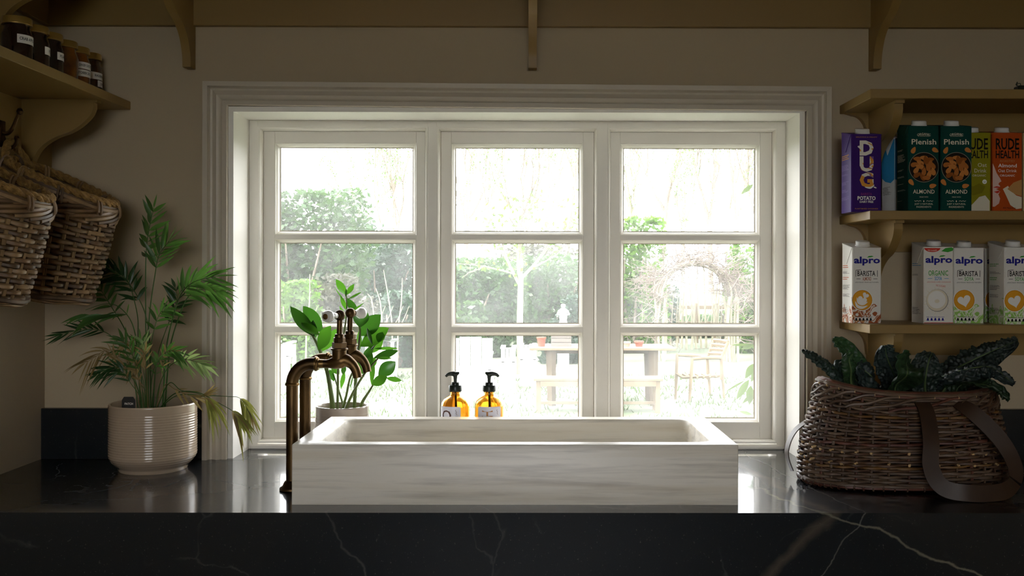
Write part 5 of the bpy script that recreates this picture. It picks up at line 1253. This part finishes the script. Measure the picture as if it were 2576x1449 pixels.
def bare_tree(px, D, trunk_h, r, depth, label, seed, m, lean=(0, 0, 1), spread=.5, up=.15, leaves=None, L0=None):
    rn = random.Random(seed); x = PX(px, D)
    root = thing('bare_tree', label, 'tree', (x, D, GZ), group='bare garden trees')
    b = MB(); d = Vector(lean).normalized(); p0 = Vector((x, D, GZ - .1)); p1 = p0 + d * trunk_h
    b.tube([p0, p0.lerp(p1, .5) + Vector((rn.uniform(-.03, .03), 0, 0)), p1], [r * 1.15, r, r * .85], 8); b.build('trunk', m, root)
    b = MB()
    for k in range(4 if depth > 2 else 3):
        nd = (d + Vector((rn.gauss(0, spread), rn.gauss(0, spread), up))).normalized(); branch(b, rn, p1 - d * rn.uniform(0, trunk_h * .15), nd, L0 or trunk_h * .7, r * .6, depth, spread, up)
    tips = list(b.v[::9]); b.build('branches', m, root)
    if leaves:
        b = MB()
        for _ in range(leaves[1]):
            p = Vector(rn.choice(tips)) + Vector((rn.gauss(0, .08), rn.gauss(0, .08), rn.gauss(0, .08))); t = Vector((rn.gauss(0, 1), rn.gauss(0, 1), rn.gauss(0, 1))).normalized(); s = t.orthogonal()
            b.add([p - t * .05, p + s * .025, p + t * .05, p - s * .025], [(0, 1, 2, 3)])
        b.build('spring_leaves', leaves[0], root, smooth=0)
bare_tree(1310, 16.5, 1.75, .055, 3, 'pale barked garden tree with spreading bare branches in the middle of the lawn', 3, bark2_m, spread=.75, up=.12, leaves=(lim_m, 260), L0=.8)
for k, (px, D, h, s) in enumerate(((950, 30, 3.2, 1), (1010, 34, 3.4, 2), (905, 38, 3.6, 3), (1165, 32, 3.2, 4), (1235, 29, 3.0, 5), (1300, 35, 3.6, 6), (1370, 30, 3.1, 7), (1435, 27, 2.6, 8), (1590, 31, 3.0, 9), (1660, 28, 2.9, 10), (1720, 39, 3.9, 11), (1790, 30, 3.1, 12), (1850, 27, 2.7, 13), (1905, 33, 3.3, 14), (1120, 37, 3.7, 15), (1500, 36, 3.6, 16))):
    D0, D = D, (35 + ((k * 5) % 16) * 1.1) if k != 9 else 62.0; sc_ = D / D0     # staggered rows, farther trees taller
    bare_tree(px, D, h * sc_, .085 * sc_, 3, 'slender bare woodland tree standing in the row beyond the garden shrubs', 30 + s, bark_m if k % 2 else bark2_m, lean=(rg.uniform(-.08, .08), 0, 1), spread=.34, up=.45, leaves=(lim_m, 520), L0=1.9 * sc_)
# thin dead stems in front of the left shrubs
for k, (px, D, tx, ty) in enumerate(((985, 16.5, 965, 680), (960, 16.6, 945, 725), (1000, 16.4, 1012, 700), (940, 16.7, 925, 740), (770, 16.5, 780, 690))):
    r_ = thing('dry_stem', 'thin dry garden stem standing before the dark shrubs', 'stem', (PX(px, D), D, GZ), group='thin dry stems before the shrubs')
    b = MB(); b.tube(spline([P(px, 940, D), P(px + 2, 830, D), P((px + tx) / 2 + 4, 760, D), P(tx, ty, D)], 5), [.016 * (1 - .04 * i) for i in range(16)], 5); b.build('cane', bark2_m, r_)
    b = MB(); b.tube([P(px + 2, 830, D), P(px + 18, 800, D), P(px + 30, 770, D)], [.009, .007, .004], 5); b.build('side_shoot', bark2_m, r_)

# woven willow arch
def arch():
    D = 19.0; root = thing('woven_arch', 'rustic woven branch arch with bare climbers at the lawn end', 'arch', (PX(1745, D), D, GZ))
    rn = random.Random(9); x0, x1 = PX(1655, D), PX(1842, D); zt = PZ(655, D); zc = PZ(745, D); xc = (x0 + x1) / 2; rx = (x1 - x0) / 2
    for side in (-1, 1):
        b = MB()
        for k in range(7):
            xx = xc + side * (rx + rn.uniform(-.14, .1)); yy = D + rn.uniform(-.25, .25); b.tube([(xx, yy, GZ - .02), (xx + rn.uniform(-.05, .05), yy, GZ + .8), (xx + rn.uniform(-.05, .05), yy, zc)], .028, 5)
        b.build('arch_posts', bark2_m, root)
    for k in range(14):
        b = MB(); r_ = rx + rn.uniform(-.12, .10); yy = D + rn.uniform(-.25, .25); hh = (zt - zc) * rn.uniform(.85, 1.06)
        b.tube([(xc + r_ * math.cos(t), yy, zc + hh * math.sin(t)) for t in [PI * i / 14 for i in range(15)]], .014, 5); b.build('arch_hoop', bark2_m if k % 2 else bark_m, root)
    b = MB()
    for k in range(420):
        t = rn.uniform(-.15, 1.15) * PI; r_ = rx * rn.uniform(.95, 1.3); p = Vector((xc + r_ * math.cos(t), D + rn.gauss(0, .3), (zc + (zt - zc) * rn.uniform(.95, 1.25) * math.sin(t)) if 0 < t < PI else rn.uniform(GZ + .3, zc)))
        branch(b, rn, p, Vector((rn.gauss(0, 1), rn.gauss(0, .5), rn.gauss(0, .7))).normalized(), rn.uniform(.25, .5), .009, 1, .8, 0, 4)
    tg = b.build('climber_twigs', mat('grey_twig', '6b6058', 0.9), root)
    # hurdle seen through the arch
    for k in range(14):
        D2 = 21.75 + .13 * (k % 5); x = PX(1665 + k * 12.5, D2)
        r2 = thing('leaning_pole', 'pale leaning wooden pole seen through the woven arch', 'pole', (x, D2, GZ), group='leaning poles beyond the arch')
        b = MB(); b.tube([(x, D2, GZ - .02), (x + rn.uniform(-.25, .25), D2 + .05, GZ + rn.uniform(1.3, 2.1))], [.03, .018], 5); b.build('pole_shaft', bark2_m, r2); b = MB(); b.tube([(x, D2, GZ + .6), (x + rn.uniform(-.3, .3), D2, GZ + 1.3)], [.012, .006], 4); b.build('side_twig', bark2_m, r2)
arch()

# garden furniture
oak_m = mat('weathered_oak', '6f614b', 0.75, vary=(7, 0.8, '5c4f3c'))
whitep_m = mat('white_garden_paint', 'c9c8c4', 0.6)
terra_m = mat('terracotta', '75402f', 0.8); grey_m = mat('grey_crate', '66615c', 0.8); dark_oak = mat('dark_oak', '463a27', 0.8)
def gbench():
    D = 11.9; x0, x1 = PX(1343, D), PX(1664, D); zt = GZ + .43
    r = thing('garden_bench', 'weathered oak bench without a back standing before the garden table', 'bench', ((x0 + x1) / 2, D, GZ))
    for k in range(3): b = MB(); b.box(x0, x1, D - .17 + k * .116, D - .17 + k * .116 + .108, zt - .035, zt, .005); b.build('seat_plank', oak_m, r)
    for xx in (x0 + .03, x1 - .09):
        for yy in (D - .15, D + .10): b = MB(); b.box(xx, xx + .06, yy, yy + .06, GZ - .01, zt - .034, .004); b.build('leg', oak_m, r)
        b = MB(); b.box(xx + .005, xx + .055, D - .10, D + .11, zt - .10, zt - .034, .003); b.build('cross_rail', oak_m, r)
    b = MB(); b.box(x0 + .08, x1 - .08, D - .02, D + .02, GZ + .09, GZ + .125, .003); b.build('stretcher', oak_m, r)
    b = MB(); b.box(x0 + .08, x1 - .08, D - .165, D - .14, zt - .10, zt - .034, .003); b.build('apron', oak_m, r)
gbench()
def gtable():
    D = 12.7; x0, x1 = PX(1332, D), PX(1690, D); zt = GZ + .76
    r = thing('garden_table', 'weathered oak garden table with pots standing behind the bench', 'table', ((x0 + x1) / 2, D, GZ))
    for k in range(5): b = MB(); b.box(x0, x1, D - .38 + k * .156, D - .38 + k * .156 + .148, zt - .035, zt, .005); b.build('top_plank', oak_m, r)
    for px in (1386, 1637):
        for yy in (D - .28, D + .22):
            xx = PX(px, D); b = MB(); b.tube([(xx, yy, zt - .034), (xx + .01, yy, GZ - .01)], [.065, .05], 4); b.build('leg', dark_oak, r)
    b = MB(); b.box(x0 + .2, x1 - .2, D - .05, D + .05, zt - .1, zt - .034); b.build('under_rail', dark_oak, r)
    for px, rr, m_, hh, lb in ((1362, .06, terra_m, .12, 'small terracotta pot at the white end of the garden table'), (1606, .06, terra_m, .07, 'low terracotta bowl on the garden table by the second mullion'), (1575, .05, mat('pale_clay', '8a7a68', .8), .06, 'pale clay saucer pot on the garden table')):
        t = thing('flower_pot', lb, 'pot', (PX(px, D), D - .1, zt)); b = MB(); b.lathe([(0, 0), (rr * .75, 0), (rr, hh), (rr * .9, hh), (rr * .85, hh - .02), (0, hh - .02)], (PX(px, D), D - .1, zt), 16); b.build('clay_body', m_, t)
        b = MB(); b.lathe([(rr * .97, hh - .022), (rr * 1.08, hh - .02), (rr * 1.08, hh + .003), (rr * .9, hh + .003)], (PX(px, D), D - .1, zt), 16); b.build('rim', m_, t)
    t = thing('wooden_crate', 'grey slatted crate on the garden table', 'crate', (PX(1412, D), D, zt)); xx = PX(1412, D)
    for k in range(3):
        b = MB(); b.box(xx - .13, xx + .13, D - .10, D - .085, zt + .001 + k * .055, zt + .046 + k * .055); b.box(xx - .13, xx + .13, D + .085, D + .10, zt + .001 + k * .055, zt + .046 + k * .055); b.build('slat', grey_m, t, smooth=0)
    for sx in (-1, 1): b = MB(); b.box(xx + sx * .12 - .012, xx + sx * .12 + .012, D - .085, D + .085, zt, zt + .16); b.build('end_panel', grey_m, t, smooth=0)
gtable()
def gchair():
    D = 13.2; r = thing('garden_armchair', 'pale slatted wooden garden armchair on the lawn', 'chair', (PX(1765, D), D, GZ))
    q = lambda px, py, dy: P(px, py, D + dy)
    fl, fr, bl, br = q(1704, 892, -.12), q(1742, 902, -.38), q(1780, 900, .25), q(1815, 900, .0)
    legs = [(fl, q(1700, 995, -.12)), (fr, q(1735, 1012, -.42)), (bl, q(1788, 990, .28)), (br, q(1823, 1004, .02))]
    for a, c in legs:
        c.z = GZ - .01; b = MB(); b.tube([a, a.lerp(c, .5), c], [.020, .022, .017], 6); b.build('leg', oak_m, r)
    for a, c in ((fl, bl), (fr, br)): b = MB(); b.tube([a, a.lerp(c, .5) + Vector((0, 0, .01)), c], .022, 6); b.build('armrest', oak_m, r)
    s0 = [a.lerp(c, .42) for a, c in legs]
    for k in range(6):
        t = k / 5; a = s0[0].lerp(s0[2], t); c = s0[1].lerp(s0[3], t); b = MB(); b.tube([a, (a + c) / 2 - Vector((0, 0, .03)), c], .022, 5); b.build('seat_slat', oak_m, r)
    tl, tr = q(1796, 855, .30), q(1832, 860, .05)
    for k in range(5):
        t = k / 4; a = bl.lerp(tl, t); c = br.lerp(tr, t); b = MB(); b.tube([a, (a + c) / 2 + Vector((.03, .03, 0)), c], .026, 5); b.build('back_slat', oak_m, r)
    for a, c in ((bl, tl), (br, tr)): b = MB(); b.tube([a - Vector((0, 0, .3)), a, c], .02, 6); b.build('back_post', oak_m, r)
gchair()
def white_chair(px0, px1, top, bot, D, label):
    x0, x1 = PX(px0, D), PX(px1, D); z1 = PZ(top, D); w = x1 - x0
    r = thing('white_garden_chair', label, 'chair', ((x0 + x1) / 2, D, GZ), group='white painted garden seats')
    for k in range(4):
        a = x0 + w * k / 4; b = MB(); b.box(a + .004, a + w / 4 - .004, D, D + .03, GZ + .25, z1 - .02 * abs(k - 1.5), .004); b.build('back_board', whitep_m, r)
    b = MB(); b.box(x0, x1, D - .42, D + .02, GZ + .38, GZ + .42, .005); b.build('seat', whitep_m, r)
    for xx in (x0, x1 - .05):
        for yy in (D - .40, D - .02): b = MB(); b.box(xx, xx + .05, yy, yy + .05, GZ - .01, GZ + .385); b.build('leg', whitep_m, r, smooth=0)
        b = MB(); b.box(xx - .01, xx + .06, D - .44, D + .02, GZ + .60, GZ + .63, .004); b.build('armrest', whitep_m, r)
        b = MB(); b.box(xx, xx + .05, D - .42, D - .37, GZ + .40, GZ + .60); b.build('arm_post', whitep_m, r, smooth=0)
    b = MB(); b.box(x0, x1, D - .435, D - .40, GZ - .01, GZ + .385); b.build('front_panel', whitep_m, r, smooth=0)
white_chair(1128, 1240, 846, 940, 13.4, 'white painted garden seat with a broad back behind the soap bottles')
white_chair(1263, 1298, 873, 935, 14.6, 'narrow white painted garden seat next to the broad one')
white_chair(1309, 1349, 866, 932, 15.0, 'white painted garden seat beside the garden table end')
white_chair(700, 745, 862, 930, 15.5, 'white painted garden seat seen past the tap pipes')
white_chair(930, 1000, 880, 930, 16.0, 'white painted garden seat seen past the houseplant leaves')
def statue():
    D = 16.8; x = PX(1417, D); r = thing('garden_statue', 'small white stone statue on a plinth before the shrubs', 'statue', (x, D, GZ)); zt = PZ(822, D)
    b = MB(); b.box(x - .13, x + .13, D - .13, D + .13, GZ - .01, GZ + .06, .01); b.box(x - .1, x + .1, D - .1, D + .1, GZ + .05, zt - .03, .008); b.box(x - .125, x + .125, D - .125, D + .125, zt - .035, zt, .008); b.build('plinth', whitep_m, r)
    H = PZ(764, D) - zt; b = MB(); b.lathe([(.0, 0), (.085, 0), (.082, H * .1), (.06, H * .28), (.072, H * .42), (.058, H * .55), (.078, H * .68), (.06, H * .77), (.026, H * .81), (.03, H * .84), (.043, H * .9), (.038, H * .97), (0, H)], (x, D, zt), 18, squash=.8); b.build('figure', whitep_m, r)
    for s in (-1, 1): b = MB(); b.tube([(x + s * .07, D, zt + H * .7), (x + s * .1, D - .03, zt + H * .55), (x + s * .03, D - .075, zt + H * .5)], [.022, .02, .016], 7); b.build('arm', whitep_m, r)
statue()
# rail fence beyond the arch
fr_ = thing('rail_fence', 'low pale post and rail fence beyond the arch', 'fence', (PX(1640, 24), 24.0, GZ))
for k in range(8): x = PX(1560 + k * 48, 24); b = MB(); b.box(x - .05, x + .05, 23.95, 24.05, GZ - .01, GZ + 1.0); b.build('post', oak_m, fr_, smooth=0)
for z in (.45, .85): b = MB(); b.box(PX(1555, 24), PX(1905, 24), 23.93, 23.96, GZ + z, GZ + z + .09); b.build('rail', oak_m, fr_, smooth=0)
# climber leaves close outside the right pane
cl = thing('window_climber', 'green climber leaves hanging just outside the right-hand casement', 'plant', (PX(1905, 3.0), 3.0, GZ))
b = MB(); b.tube(spline([Vector((PX(1915, 3.0), 3.05, GZ - .02)), Vector((PX(1925, 3.0), 3.03, .4)), P(1915, 1080, 3.0), P(1903, 990, 3.0), P(1898, 940, 3.0), P(1908, 860, 3.0), P(1916, 640, 3.0), P(1912, 470, 3.0)], 6), .003, 6); b.build('vine', zs_m, cl)
cll_m = leaf_mat('climber_leaf', (0.04, 0.085, 0.012), (0.10, 0.17, 0.03), 0.5, 0.4)
for bx, by, tx, ty, w in ((1898, 914, 1875, 952, 18), (1885, 955, 1853, 1005, 18), (1890, 970, 1886, 1018, 22), (1874, 957, 1826, 985, 5), (1899, 866, 1838, 867, 7), (1898, 866, 1866, 877, 12), (1893, 1042, 1860, 1034, 9), (1895, 462, 1864, 488, 12), (1895, 990, 1868, 1015, 9), (1904, 930, 1890, 960, 14)):
    b = MB(); leaf_geo(b, P(bx, by, 3.0), P(tx, ty, 2.97), w * 3.0 / F, up=(0.2, -1, .3), fold=.2, shape=.45, n=7); b.build('leaf', cll_m, cl, smooth=60)
